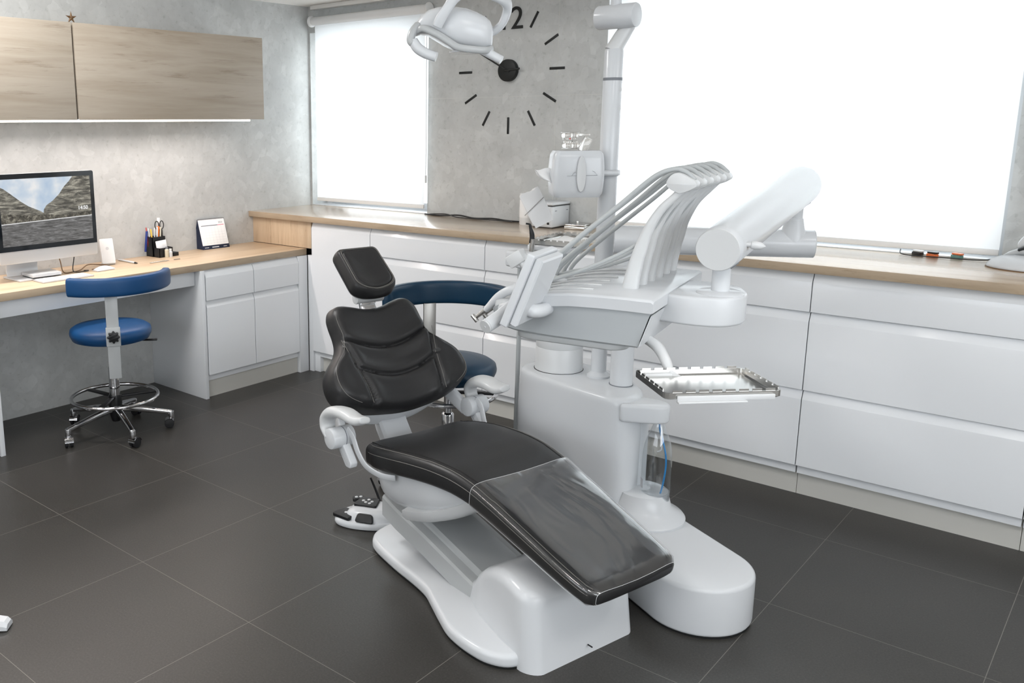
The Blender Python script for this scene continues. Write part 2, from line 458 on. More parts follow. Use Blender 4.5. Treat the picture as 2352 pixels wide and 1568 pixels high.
for i, W in enumerate((W1, W2)):
    wd = struct(bpy.data.objects.new('window_%d' % (i+1), None)); col.objects.link(wd); wd.location = (W[0], YB+.14, W[2])
    w_, h_ = W[1]-W[0], W[3]-W[2]
    bm = newbm(); f = .05
    box(bm, 0, f, 0, .07, 0, h_, .004); box(bm, w_-f, w_, 0, .07, 0, h_, .004); box(bm, f, w_-f, 0, .07, 0, f, .004); box(bm, f, w_-f, 0, .07, h_-f, h_, .004)
    if i: box(bm, w_/2-.03, w_/2+.03, 0, .07, f, h_-f, .004)
    obj('window_frame', bm, 'white_plastic', wd)
    bm = newbm(); box(bm, f, w_-f, .03, .036, f, h_-f); obj('pane', bm, 'window_glass', wd)
    bm = newbm(); box(bm, 0, w_, -.14, 0, 0, .004, .001); obj('window_sill', bm, 'white_plastic', wd)

wd = struct(bpy.data.objects.new('window_3', None)); col.objects.link(wd); wd.location = (-2.85, YF, 1.0)  # made-up window on the unseen rear wall, added with its fill light
bm = newbm(); box(bm, 0, 3.3, 0, .03, 0, .05, .004); box(bm, 0, 3.3, 0, .03, 1.15, 1.2, .004)
for x in (0, 1.08, 2.17, 3.25): box(bm, x, x+.05, 0, .03, .05, 1.15)
obj('window_frame', bm, 'white_plastic', wd)
bm = newbm(); box(bm, .05, 3.25, .005, .01, .05, 1.15); obj('pane', bm, 'added_window_glow', wd)

wd = struct(bpy.data.objects.new('window_4', None)); col.objects.link(wd); wd.location = (XR, -.75, 1.0)  # invented window on the unseen right wall, goes with the side fill
bm = newbm(); box(bm, -.03, 0, 0, 3.3, 0, .05, .004); box(bm, -.03, 0, 0, 3.3, 1.15, 1.2, .004)
for x in (0, 1.08, 2.17, 3.25): box(bm, -.03, 0, x, x+.05, .05, 1.15)
obj('window_frame', bm, 'white_plastic', wd)
bm = newbm(); box(bm, -.01, -.005, .05, 3.25, .05, 1.15); obj('pane', bm, 'added_window_glow', wd)

def blind(name, label, x0, x1, zt, zb, chain, roll=True):
    b = thing(name, label, 'window blind', ((x0+x1)/2, YB-.045, zb), group='roller blinds'); hw = (x1-x0)/2; h = zt-zb
    bm = newbm()
    n = 24
    vs = []
    for i in range(n+1):
        for j in (0, 1):
            vs.append((-hw+2*hw*i/n, .0015*math.sin(i*1.3), 0 if j == 0 else h))
    add(bm, vs, [(2*i, 2*i+2, 2*i+3, 2*i+1) for i in range(n)])
    obj('blind_fabric', bm, 'blind_fabric', b)
    bm = newbm(); cyl(bm, (-hw-.02, .0, h+.012), (hw+.02, .0, h+.012), .027, n=24, bev=.003); obj('roller_tube', bm, 'white_matte', b)
    for xa, xb in ((-hw-.04, -hw-.02), (hw+.02, hw+.035)):
        bm = newbm(); cyl(bm, (xa, .0, h+.012), (xb, .0, h+.012), .036, n=24, bev=.004); obj('end_bracket', bm, 'white_matte', b)
    bm = newbm(); box(bm, -hw, hw, -.006, .006, -.022, .002, .003); obj('bottom_bar', bm, 'white_matte', b)
    if chain:
        bm = newbm(); cyl(bm, (chain*(hw+.028), -.02, h), (chain*(hw+.028), -.02, h*.14), .0022, n=6); cyl(bm, (chain*(hw+.028), -.02, h*.16), (chain*(hw+.028), -.02, h*.12), .006, n=8)
        obj('pull_chain', bm, 'light_grey_plastic', b)
    return b
blind('roller_blind', 'white roller blind over the narrow window by the corner, left of the clock', -4.36, -3.43, 2.185, 1.045, 1)
b2 = blind('roller_blind', 'wide white roller blind over the large window right of the clock', -2.25, -.515, 2.25, 1.035, 0)
# side channel strips beside the small window
# ------------------------------------------------------------------ wall clock made of separate pieces
ck = thing('wall_clock', 'black frameless wall clock with stick-on hour bars on the grey pillar', 'clock', (-2.862, YB, 1.823))
def bar(name, ang, r0, r1, wd_, z=.004, y0=0.0):
    bm = newbm(); box(bm, -wd_/2, wd_/2, -z-y0, -y0, r0, r1, .002); o = obj(name, bm, 'clock_black', ck)
    o.rotation_euler = (0, math.radians(ang), 0); return o
for h_ in range(1, 12):
    bar('hour_bar', 30*h_, .255, .348, .014)
o = text_obj('numeral_twelve', '12', .17, 'clock_black', ck, T(.0, -.004, .272) @ Rx(90), .003)
bm = newbm(); cyl(bm, (0, 0, 0), (0, -.03, 0), .06, n=48, bev=.003); obj('clock_hub', bm, 'clock_black', ck)
bar('minute_hand', -61, -.02, .24, .009, .003, .03); bar('hour_hand', 86, -.02, .088, .011, .003, .033)

# ================================================================== FITTED FURNITURE
def cut_box(bm, *a, **k): box(bm, *a, **k)
def front_panel(name, x0, x1, z0, z1, parent, y=0.0, lip=True, axis='x'):
    """handleless front: flat face, the top 3.6 cm chamfered back into a grip recess"""
    t = newbm(); g = .0018; x0 += g; x1 -= g; z0 += g; z1 -= g
    ch = .036; dp = .016; th = .019
    prof = [(th, z0), (0, z0), (0, z1-ch), (dp, z1-.004), (dp, z1), (th+.003, z1)] if lip else [(th, z0), (0, z0), (0, z1), (th, z1)]
    ra = [(x0, y+p, z) for p, z in prof]; rb = [(x1, y+p, z) for p, z in prof]
    loft(t, [ra, rb])
    bmesh.ops.bevel(t, geom=[e for e in t.edges if abs(e.verts[0].co.x-e.verts[1].co.x) > 1e-4 or True], offset=.0012, segments=1, affect='EDGES')
    return obj(name, t, 'lacquer_white', parent, 20)
ZT = .95
def drawer_unit(x0, x1, label):
    u = thing('drawer_cabinet', label, 'cabinet', (x0, 3.78, 0), group='handleless drawer cabinets under the long counter'); w_ = x1-x0
    bm = newbm(); box(bm, .003, w_-.003, .022, .53, .1, ZT-.002); obj('carcass', bm, 'lacquer_white', u)
    for z0, z1 in ((.137, .424), (.46, .75), (.786, .947)):
        pass
    for a, b in ((.137, .462), (.462, .787), (.787, .948)):
        front_panel('drawer', 0, w_, a, b, u)
    bm = newbm(); box(bm, .001, w_-.001, .05, .07, 0, .134); obj('plinth', bm, 'plinth_white', u)
    return u
seams = [-3.43, -2.628, -1.838, -1.048, -.278, .512, 1.3]
where = ['beside the tall corner door', 'behind the teal stool', 'behind the dental unit column', 'just right of the dental unit', 'at the right edge of the view', 'beyond the right edge of the view']
for a, b, wh in zip(seams, seams[1:], where):
    if a > .4: continue
    drawer_unit(a, b, 'white handleless three-drawer cabinet '+wh)
u = thing('corner_cabinet', 'tall white corner cabinet door under the counter, next to the desk', 'cabinet', (-3.905, 3.78, 0))
bm = newbm(); box(bm, 0, .472, .022, .53, .1, ZT-.002); obj('carcass', bm, 'lacquer_white', u)
front_panel('door', -.013, .475, .133, .948, u)
bm = newbm(); box(bm, .03, .475, .05, .07, 0, .132); obj('plinth', bm, 'plinth_white', u)
bm = newbm(); box(bm, -.05, -.0135, .004, .03, .0, .741, .001); box(bm, -.05, .03, .0201, .068, 0, .13, .001); obj('corner_post', bm, 'lacquer_white', u)

ct = thing('countertop', 'long light oak countertop running under both windows', 'countertop', (XL, 3.75, ZT))
bm = newbm(); box(bm, .001, 1.3-XL, 0, YB-3.75-.001, 0, .035, .002)
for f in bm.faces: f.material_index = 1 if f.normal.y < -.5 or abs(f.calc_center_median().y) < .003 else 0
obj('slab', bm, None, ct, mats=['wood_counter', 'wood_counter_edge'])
bm = newbm(); box(bm, .001, .545, .036, .056, .782-ZT, 0, .001); obj('side_panel', bm, 'wood_panel', ct)

# desk along the left wall
dk = thing('desk', 'long light oak wall desk with white support panels and apron', 'desk', (XL, 1.0, 0))
bm = newbm(); box(bm, .001, .505, -.6, 2.785, .742, .78, .002)
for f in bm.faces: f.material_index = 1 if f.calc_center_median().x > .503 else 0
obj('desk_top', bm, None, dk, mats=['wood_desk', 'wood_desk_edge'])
bm = newbm(); box(bm, .44, .458, -.6, 1.96, .655, .741, .001); obj('apron', bm, 'lacquer_white', dk)
bm = newbm(); box(bm, .02, .5, .765, .788, 0, .741, .001); obj('support_panel', bm, 'lacquer_white', dk)
bm = newbm(); box(bm, .001, .515, 1.965, 1.988, 0, .741, .001); obj('support_panel', bm, 'lacquer_white', dk)
# desk pedestal
u = thing('desk_cabinet', 'white cabinet under the desk with two drawers above two doors', 'cabinet', (-3.955, 2.99, 0), math.radians(90))
# local x runs along +Y of the room, local y into -X
bm = newbm(); box(bm, .002, .76, .022, .48, .1, .74); obj('carcass', bm, 'lacquer_white', u)
front_panel('drawer', .004, .355, .567, .738, u); front_panel('drawer', .355, .715, .567, .738, u)
front_panel('door', .004, .355, .135, .567, u); front_panel('door', .355, .715, .135, .567, u)
bm = newbm(); box(bm, 0, .745, .03, .05, 0, .133); obj('plinth', bm, 'plinth_white', u)
bm = newbm(); box(bm, .715, .79, .002, .03, .0, .74, .001); obj('filler_strip', bm, 'lacquer_white', u)

# wall cabinets
def wall_cab(y0, y1, label):
    u = thing('wall_cabinet', label, 'wall cabinet', (XL, y0, 1.57), group='oak wall cabinets over the desk')
    bm = newbm(); box(bm, .001, .35, .001, y1-y0-.001, .0, .455, .001); obj('carcass', bm, 'wood_cabinet', u)
    bm = newbm(); box(bm, .352, .37, .003, y1-y0-.003, -.004, .462, .001); obj('door', bm, 'wood_cabinet', u)
    return u
wall_cab(2.366, 3.588, 'pale oak wall cabinet nearest the corner, right of the dark joint')
wall_cab(1.15, 2.360, 'pale oak wall cabinet cut by the left edge of the view')
bm = newbm(); box(bm, XL+.3, XL+.345, 2.3602, 2.3658, 1.575, 2.02); tag(obj('joint_strip', bm, 'black_matte'), 'thin dark vertical joint strip between the two oak wall cabinets', 'trim')
ls = thing('strip_light', 'lit white LED strip under the oak wall cabinets', 'light', (XL+.345, 1.2, 1.556))
bm = newbm(); box(bm, 0, .02, 0, 2.28, 0, .009, .001); obj('diffuser', bm, 'lamp_warm', ls)
bm = newbm(); box(bm, -.004, .024, -.004, 2.284, .009, .0135, .0005); obj('channel', bm, 'aluminium', ls)
l = bpy.data.lights.new('strip_light_glow', 'AREA'); l.shape = 'RECTANGLE'; l.size = .03; l.size_y = 2.25; l.energy = 15; l.color = (1, .89, .85)
lo = bpy.data.objects.new('strip_light_glow', l); col.objects.link(lo); lo.location = (XL+.30, 2.33, 1.552); lo.rotation_euler = (0, math.radians(-12), 0)
for i, (x, y) in enumerate(CEIL_LAMPS):
    c = thing('ceiling_light', 'square flat ceiling light panel above the room', 'ceiling light', (x, y, ZC), group='ceiling light panels')
    bm = newbm(); box(bm, -.3, .3, -.3, .3, -.015, -.0005, .002); obj('frame', bm, 'white_matte', c)
    bm = newbm(); box(bm, -.285, .285, -.285, .285, -.018, -.0148, .001); obj('diffuser', bm, 'lamp_panel', c)

# ================================================================== ON THE DESK
ZD = .78
pc = thing('desktop_computer', 'all-in-one computer with a valley and lake picture on its screen', 'computer', (-4.2, 1.948, ZD))
# local: x out of the screen, y along the desk, z up
MW = .533; zb_, zt_ = .09, .53
bm = newbm(); prism(bm, round_poly([(0, zb_), (MW, zb_), (MW, zt_), (0, zt_)], .012), -.03, 0, .003, M=Matrix(((0, 0, 1, 0), (1, 0, 0, 0), (0, 1, 0, 0), (0, 0, 0, 1))))
obj('case', bm, 'aluminium', pc)
bm = newbm(); prism(bm, round_poly([(0, .153), (MW, .153), (MW, zt_), (0, zt_)], [0.0001, .0001, .012, .012]), 0.0002, .0022, 0, M=Matrix(((0, 0, 1, 0), (1, 0, 0, 0), (0, 1, 0, 0), (0, 0, 0, 1))))
scr = obj('screen_glass', bm, 'screen_black', pc)
# picture on the screen
m = mat('picture_sky', (120, 160, 200), emit=(200, 215, 232), estr=.95)
n = N(m, 'ShaderNodeTexNoise'); n.inputs['Scale'].default_value = 9; n.inputs['Detail'].default_value = 3; L(m, coords(m), n.inputs['Vector'])
r = ramp(m, n.outputs[0], [(.3, (190, 210, 232)), (.5, (222, 232, 242)), (.62, (250, 250, 250))]); L(m, r.outputs[0], m.node_tree.nodes['Principled BSDF'].inputs['Emission Color'])
m.node_tree.nodes['Principled BSDF'].inputs['Base Color'].default_value = (0, 0, 0, 1)
def rockm(name, stops, scale, rot):
    m = mat(name, (0, 0, 0), emit=(120, 118, 110), estr=.85)
    n = N(m, 'ShaderNodeTexNoise'); n.inputs['Scale'].default_value = 24; n.inputs['Detail'].default_value = 9; n.inputs['Roughness'].default_value = .72; n.inputs['Distortion'].default_value = .6
    L(m, coords(m, scale, rot), n.inputs['Vector']); r = ramp(m, n.outputs[0], stops)
    L(m, r.outputs[0], m.node_tree.nodes['Principled BSDF'].inputs['Emission Color'])
rockm('picture_rock', [(.34, (50, 48, 44)), (.46, (104, 101, 93)), (.54, (150, 146, 134)), (.64, (214, 209, 192))], (1, .5, 2.4), (-.9, 0, 0))
rockm('picture_shore', [(.35, (40, 38, 34)), (.5, (98, 94, 84)), (.65, (170, 165, 150))], (1, 2, 2), (0, 0, 0))
rockm('picture_water', [(.35, (78, 77, 76)), (.5, (118, 117, 116)), (.65, (160, 160, 160))], (1, .7, 5), (0, 0, 0))
mat('picture_white', (0, 0, 0), emit=(250, 250, 250), estr=1)
sx0, sx1, sz0, sz1 = .022, MW-.022, .178, .505
def sp(a, b): return (sx0+(sx1-sx0)*a, sz0+(sz1-sz0)*b)
def spoly(pts, x, idx): 
    vv, ff = add(pb, [(x, *sp(a, b)) for a, b in pts], [tuple(range(len(pts)))])
    for f in ff: f.material_index = idx
pb = newbm()
spoly([(0, .3), (1, .3), (1, 1), (0, 1)], .0024, 0)
spoly([(0, .36), (.5, .36), (.47, .45), (.42, .5), (.3, .58), (.22, .66), (.12, .78), (.05, .86), (0, .9)], .0026, 1)
spoly([(.44, .36), (1, .36), (1, 1), (.8, 1), (.76, .93), (.7, .85), (.64, .74), (.56, .64), (.49, .58), (.46, .52)], .0027, 1)
spoly([(0, .33), (1, .37), (1, .45), (.86, .43), (.7, .41), (.5, .44), (.32, .44), (.18, .47), (0, .5)], .0029, 2)
spoly([(0, .0), (1, .0), (1, .372), (0, .335)], .0031, 3)
spoly([(0, .33), (1, .367), (1, .378), (0, .341)], .0033, 4)
obj('screen_picture', pb, None, scr, mats=['picture_sky', 'picture_rock', 'picture_shore', 'picture_water', 'picture_white'])
a, b = sp(.9, .5)
text_obj('clock_digits', '14:50', .026, 'picture_white', scr, Matrix.Translation((.0036, a, b)) @ Matrix(((0, 0, 1, 0), (1, 0, 0, 0), (0, 1, 0, 0), (0, 0, 0, 1))), .0002, bold=.0006)
bm = newbm(); sweep(bm, [(-.035, MW/2-.1, .2), (-.1, MW/2-.1, .12), (-.12, MW/2-.1, .05), (-.11, MW/2-.1, .012)], [(.085, .004), (.085, .004)], n=16, side=(0, 1, 0), sq=6, round_ends=False)
box(bm, -.16, .02, MW/2-.185, MW/2-.015, 0, .009, .003); obj('stand', bm, 'aluminium', pc)

u = thing('external_drive', 'flat silver external drive under the computer screen', 'external drive', (-4.19, 2.175, ZD+.0095), math.radians(-3))
bm = newbm(); box(bm, -.11, .02, -.08, .075, .004, .021, .004); obj('drive_case', bm, 'aluminium', u)
bm = newbm(); box(bm, -.106, .016, -.076, .071, 0, .004); obj('base', bm, 'black_plastic', u)
u = thing('keyboard', 'thin white keyboard on the desk in front of the computer', 'keyboard', (-4.115, 2.24, ZD))
bm = newbm(); box(bm, -.05, .055, -.15, .13, 0, .008, .003); obj('keyboard_body', bm, 'aluminium', u)
for i in range(5):
    bm = newbm()
    for j in range(13): box(bm, -.042+i*.018, -.027+i*.018, -.142+j*.0205, -.125+j*.0205, .008, .0098, .0006)
    o = obj('key_row', bm, 'white_matte', u)
u = thing('mouse', 'white computer mouse on the oak desk', 'mouse', (-4.2, 2.51, ZD), math.radians(6))
bm = newbm(); loft(bm, [[(x, .0285*math.cos(t)*(1-.25*(x/.06)**4), .002+(.019*(1-(x/.062)**2)+.003)*max(0, math.sin(t))) for t in [2*PI*i/28 for i in range(28)]] for x in [-.0565+.113*k/16 for k in range(17)]], M=Rz(90))
obj('mouse_shell', bm, 'white_plastic', u)
bm = newbm(); box(bm, -.024, .024, -.052, .052, 0, .003, .001); obj('mouse_base', bm, 'black_plastic', u)
# small leaning tablet dock
u = thing('phone', 'white phone box leaning upright beside the computer', 'phone', (-4.345, 2.585, ZD), math.radians(-14))
bm = newbm(); prism(bm, round_poly([(0, 0), (.075, 0), (.075, .14), (0, .14)], .008), 0, .022, .003, M=T(0, 0, .004) @ Rz(90) @ Rx(74)); o = obj('box_shell', bm, 'white_matte', u)
bm = newbm(); prism(bm, circle(.0375, .085, .009, 20), .022, .0224, 0, M=T(0, 0, .004) @ Rz(90) @ Rx(74)); obj('round_emblem', bm, 'faint_ink', u)
bm = newbm(); box(bm, -.03, .004, -.002, .077, 0, .007, .002); obj('dock', bm, 'aluminium', u)
def rod(name, label, cat, p, q, r, mt, tip=None, group=None):
    t = thing(name, label, cat, p, 0, group); d = Vector(q)-Vector(p)
    bm = newbm(); cyl(bm, (0, 0, 0), d*(.86 if tip else 1), r, n=12, bev=r*.3); obj('barrel', bm, mt, t)
    if tip: bm = newbm(); cyl(bm, d*.86, d, r*.98, r*.35, n=12); obj('tip', bm, tip, t)
    return t
rod('stylus_pen', 'white pen lying on the desk right of the mouse', 'pen', (-4.43, 2.745, ZD+.006), (-4.23, 2.74, ZD+.006), .0055, 'white_plastic', 'black_plastic')
rod('thin_pen', 'thin grey pen lying on the desk below the pen holder', 'pen', (-4.2, 2.8, ZD+.003), (-4.2, 2.93, ZD+.003), .0028, 'steel', 'steel')
bm = newbm(); box(bm, -4.215, -4.205, 2.97, 3.01, ZD, ZD+.003, .001); tag(obj('paper_clip', bm, 'steel_brushed'), 'small flat metal clip on the desk right of the thin pen', 'clip')
def cable(name, label, pts, r, mt='black_plastic', cat='cable', k=8):
    bm = newbm(); sweep(bm, pts, r, n=8, k=k, round_ends=False); return tag(obj(name, bm, mt), label, cat)
cable('computer_cable', 'dark cables hanging behind the computer onto the desk', [(-4.25, 2.27, .93), (-4.25, 2.29, .85), (-4.24, 2.3, .79), (-4.25, 2.36, ZD+.004), (-4.28, 2.42, ZD+.004), (-4.31, 2.48, ZD+.02), (-4.33, 2.55, ZD+.012), (-4.3, 2.6, ZD+.004), (-4.26, 2.56, ZD+.003), (-4.25, 2.47, ZD+.003)], .0028, 'copper_brown')
cable('computer_cable', 'looped dark cable right of the external drive on the desk', [(-4.26, 2.39, .93), (-4.25, 2.37, .86), (-4.235, 2.35, .80), (-4.225, 2.36, ZD+.005), (-4.22, 2.41, ZD+.004), (-4.235, 2.44, ZD+.004), (-4.25, 2.42, ZD+.003)], .0025, 'black_plastic')
# pen holder
u = thing('pen_holder', 'black stepped pen holder on the desk against the wall', 'desk organiser', (-4.43, 2.99, ZD), math.radians(0))
bm = newbm(); t_ = .003
def cup(bm, x0, x1, y0, y1, z0, h):
    box(bm, x0, x1, y0, y1, z0, z0+t_); box(bm, x0, x0+t_, y0, y1, z0, z0+h); box(bm, x1-t_, x1, y0, y1, z0, z0+h); box(bm, x0, x1, y0, y0+t_, z0, z0+h); box(bm, x0, x1, y1-t_, y1, z0, z0+h)
cup(bm, -.03, .035, -.035, .055, 0, .115); obj('tall_compartment', bm, 'black_plastic', u)
bm = newbm(); cup(bm, .038, .095, -.03, .062, 0, .055); obj('low_compartment', bm, 'black_plastic', u)
bm = newbm(); box(bm, .02, .1, .062, .1, 0, .022, .002); obj('tray', bm, 'black_plastic', u)
PH = (-4.43, 2.99)
for lbl, mt, y, x, ty, h, r, g in [('blue pen clipped on the left rim of the pen holder', 'pen_blue', -.044, .0, -.062, .0, .007, 0),
        ('white pen at the left in the pen holder', 'white_plastic', -.02, .0, -.035, .165, .004, 0), ('yellow pencil in the pen holder', 'pen_yellow', -.012, .01, -.025, .16, .0045, 0),
        ('white marker in the middle of the pen holder', 'white_plastic', .0, .0, .008, .165, .0045, 0), ('thick white pen beside the orange highlighter', 'white_plastic', .008, .01, .02, .17, .005, 0),
        ('orange highlighter in the pen holder', 'pen_orange', .02, .0, .034, .172, .008, 0), ('pale pen right of the orange highlighter', 'beige', .03, .01, .044, .168, .004, 0),
        ('red tipped pencil at the left of the pen holder', 'pen_red', -.028, -.012, -.042, .17, .003, 0)]:
    if h: rod('pen', lbl, 'pen', (PH[0]+x, PH[1]+y, ZD+.006), (PH[0]+x, PH[1]+ty, ZD+h), r, mt)
    else: rod('pen', lbl, 'pen', (PH[0]+x, PH[1]-.062, ZD+.03), (PH[0]+x, PH[1]-.046, ZD+.15), r, mt)
bm = newbm(); box(bm, -.002, .002, -.009, .009, 0, .215, .001, M=T(PH[0]-.01, PH[1]+.03, ZD+.006) @ Rx(-4)); tag(obj('ruler', bm, 'paper'), 'white plastic ruler standing tallest in the pen holder', 'ruler')
u = thing('scissors', 'black handled scissors standing in the pen holder', 'scissors', (PH[0], PH[1]+.042, ZD))
bm = newbm(); box(bm, -.002, .002, -.004, .004, .006, .13); obj('blades', bm, 'steel', u)
for s_, n_ in ((-1, 0), (1, 0)):
    bm = newbm(); P = [(0, s_*.017+.013*math.cos(a), .178+.024*math.sin(a)) for a in [2*PI*i/20 for i in range(21)]]; sweep(bm, P, .0028, n=8, smooth=False, round_ends=False); obj('handle_loop', bm, 'black_plastic', u)
bm = newbm(); box(bm, -.006, .006, -.02, .02, .105, .155, .006, M=Matrix.Identity(4)); obj('grip', bm, 'black_plastic', u)
bm = newbm(); box(bm, -.0015, .0015, -.038, .034, 0, .05, .0005, M=T(PH[0]+.06, PH[1]+.014, ZD+.045) @ Ry(-6) @ Rx(4)); box(bm, -.001, .001, -.038, .0, -.03, .02, .0005, M=T(PH[0]+.062, PH[1]+.014, ZD+.065) @ Ry(-6) @ Rx(4)); tag(obj('note_paper', bm, 'paper'), 'white note papers in the low compartment of the pen holder', 'paper')
for i, (y, x, h, mt, lb) in enumerate([(.012, .106, .05, 'beige', 'small beige bottle at the front of the pen holder'), (.036, .108, .036, 'white_plastic', 'small white bottle right of the beige bottle')]):
    t = thing('small_bottle', lb, 'bottle', (PH[0]+x, PH[1]+y, ZD)); bm = newbm(); lathe(bm, [(0, 0), (.011, 0), (.012, .002), (.012, h-.006), (.006, h), (0, h)], 20); obj('bottle_body', bm, mt, t)
    bm = newbm(); lathe(bm, [(0, h), (.008, h), (.008, h+.012), (0, h+.013)], 16); obj('cap', bm, 'ink_grey' if i == 0 else 'white_matte', t)
# desk calendar
u = thing('desk_calendar', 'white desk calendar tent with navy base and red weekend bar', 'calendar', (-4.44, 3.425, ZD), math.radians(-3))
CW, CH = .2, .19
lean = 17
CM = T(.045, -CW/2, .0) @ Ry(-lean)     # local: y along width, z up the leaning face, x normal
bm = newbm(); box(bm, -.002, 0, 0, CW, 0, CH, .0005, M=CM); box(bm, 0, .002, 0, CW, 0, CH, .0005, M=T(-.065, -CW/2, 0) @ Ry(lean))
add(bm, [(.044, -CW/2+.001, .001), (-.064, -CW/2+.001, .001), (-.01, -CW/2+.001, CH*.93)], [(0, 1, 2)])
obj('tent_card', bm, 'navy', u)
bm = newbm(); box(bm, 0.0002, .0016, .003, CW-.003, .024, CH-.003, .0003, M=CM); pg = obj('month_page', bm, 'paper', u)
bm = newbm(); box(bm, .0016, .002, .018, .14, CH-.045, CH-.04, M=CM); obj('weekday_bar', bm, 'ink_grey', pg)
bm = newbm(); box(bm, .0016, .002, .14, .188, CH-.045, CH-.04, M=CM); obj('weekend_bar', bm, 'pink', pg)
bm = newbm()
for i in range(5): box(bm, .0016, .0018, .018, .188, .036+i*.017, .0366+i*.017, M=CM)
for i in range(8): box(bm, .0016, .0018, .018+i*.0242, .0186+i*.0242, .03, CH-.047, M=CM)
obj('day_grid', bm, 'faint_ink', pg)
YZ = Matrix(((0, 0, 1, 0), (1, 0, 0, 0), (0, 1, 0, 0), (0, 0, 0, 1)))
text_obj('year_figures', '2023', .016, 'ink_grey', pg, CM @ T(.0018, .165, CH-.027) @ YZ, .0001)
bm = newbm(); box(bm, .0002, .0007, .07, .12, .008, .014, M=CM); box(bm, .0002, .0007, .015, .045, .009, .0125, M=CM); box(bm, .0002, .0007, .155, .18, .009, .0125, M=CM); obj('base_print', bm, 'faint_ink', u)
bm = newbm()
for i in range(26):
    yy = -CW/2+.008+i*(CW-.016)/25
    P = [(-.0105+.005*math.cos(a), yy, CH*.945+.005*math.sin(a)) for a in [2*PI*k/8 for k in range(9)]]; sweep(bm, P, .0008, n=5, smooth=False, round_ends=False)
obj('spiral_binding', bm, 'steel_brushed', u)
# little straw star on the cabinet
bm = newbm()
for k in range(5):
    a = PI/2+k*2*PI/5; add(bm, [(0.004, .0, .0), (0, .011*math.cos(a-.628), .011*math.sin(a-.628)), (0, .032*math.cos(a), .032*math.sin(a)), (0, .011*math.cos(a+.628), .011*math.sin(a+.628)), (-.004, 0, 0)], [(0, 1, 2), (0, 2, 3), (4, 2, 1), (4, 3, 2)])
o = obj('star_ornament', bm, 'copper_brown'); o.location = (-4.15, 2.39, 2.059); tag(o, 'small star ornament standing on top of the oak wall cabinets', 'ornament')
# ================================================================== DENTAL CHAIR (local x towards the foot end, y towards the windows)
CO = (-1.155, 2.2, 0); CR = math.radians(-13.5)
dc = thing('dental_chair', 'black leather dental chair with white base, reclined in the middle of the room', 'dental chair', CO, CR)
def smooth_closed(pts, k=8):
    P = [Vector(p).to_3d() for p in pts]; n = len(P); out = []
    for i in range(n):
        p0, p1, p2, p3 = P[i-1], P[i], P[(i+1) % n], P[(i+2) % n]
        for s in range(k):
            t = s/k
            q = .5*((2*p1)+(-p0+p2)*t+(2*p0-5*p1+4*p2-p3)*t*t+(-p0+3*p1-3*p2+p3)*t**3); out.append((q.x, q.y))
    return out
# floor plate
pl = smooth_closed([(-.945, .1), (-.945, .0), (-.925, -.09), (-.895, -.135), (-.84, -.165), (-.69, -.187), (-.58, -.195), (-.49, -.208), (-.42, -.235), (-.34, -.268), (-.26, -.296), (-.17, -.302), (-.09, -.288), (-.035, -.24), (-.03, -.15), (-.03, .1), (-.06, .2), (-.3, .215), (-.7, .2), (-.9, .17)], 6)
bm = newbm(); prism(bm, pl, 0.002, .046, .016, 5); obj('floor_plate', bm, 'white_plastic', dc, 50)
bm = newbm(); prism(bm, [(x*.985-.003, y*.985) for x, y in pl], 0, .006); obj('plate_seal', bm, 'black_matte', dc)
# foot block: rounded wedge
def sect(x, w, z0, z1, r, n=10, sk=0.0):
    """arch-like cross-section in y-z, rounded upper corners"""
    pts = [(-w-sk, z0), (-w, z1-r)]
    pts += [(-w+r-r*math.cos(PI/2*i/n), z1-r+r*math.sin(PI/2*i/n)) for i in range(1, n+1)]
    pts += [(w-r+r*math.sin(PI/2*i/n), z1-r+r*math.cos(PI/2*i/n)) for i in range(n+1)]
    pts += [(w+sk, z0)]
    return [(x, y, z) for y, z in pts]
bm = newbm()
secs = []
for x, w_, z1, r in [(-.37, .12, .085, .02), (-.33, .135, .12, .03), (-.29, .155, .165, .03), (-.25, .172, .2, .035), (-.2, .185, .228, .035), (-.16, .195, .242, .035), (-.12, .205, .248, .035), (-.09, .211, .246, .035), (-.06, .216, .242, .035)]:
    secs.append(sect(x, w_, .0, z1, r, sk=.008))
for k in range(1, 9):
    t = PI/2*k/8; d = 1-math.cos(t)
    secs.append(sect(-.045+.045*math.sin(t), .218-.045*d, .0, .239-.028*d, .034, sk=.008))
loft(bm, secs)
for v_ in bm.verts:      # front bows out, its foot stands a little further forward than its top
    k = max(0, (v_.co.x+.12)/.12); v_.co.x += k*(.018*(1-(v_.co.y/.21)**2)+.03*(1-v_.co.z/.24)-.004)
blk = obj('foot_cover', bm, 'white_plastic', dc, 40)
bm = newbm(); cyl(bm, (.03, .0, .03), (.0465, .0, .03), .0022, n=12); obj('screw_hole', bm, 'black_plastic', blk)
# lifting beam: stepped sloping cover between plate and seat shell
bm = newbm()
bs = []
for x, z in [(-.84, .235), (-.76, .21), (-.6, .176), (-.4, .125), (-.3, .10)]:
    bs.append([(x, y, zz) for y, zz in [(-.132, z-.09), (-.132, z-.022), (-.125, z-.014), (-.094, z-.010), (-.092, z-.002), (-.082, z+.008), (.082, z+.008), (.092, z-.002), (.094, z-.010), (.125, z-.014), (.132, z-.022), (.132, z-.09)]])
loft(bm, bs); obj('lift_beam', bm, 'grey_plastic', dc, 30)
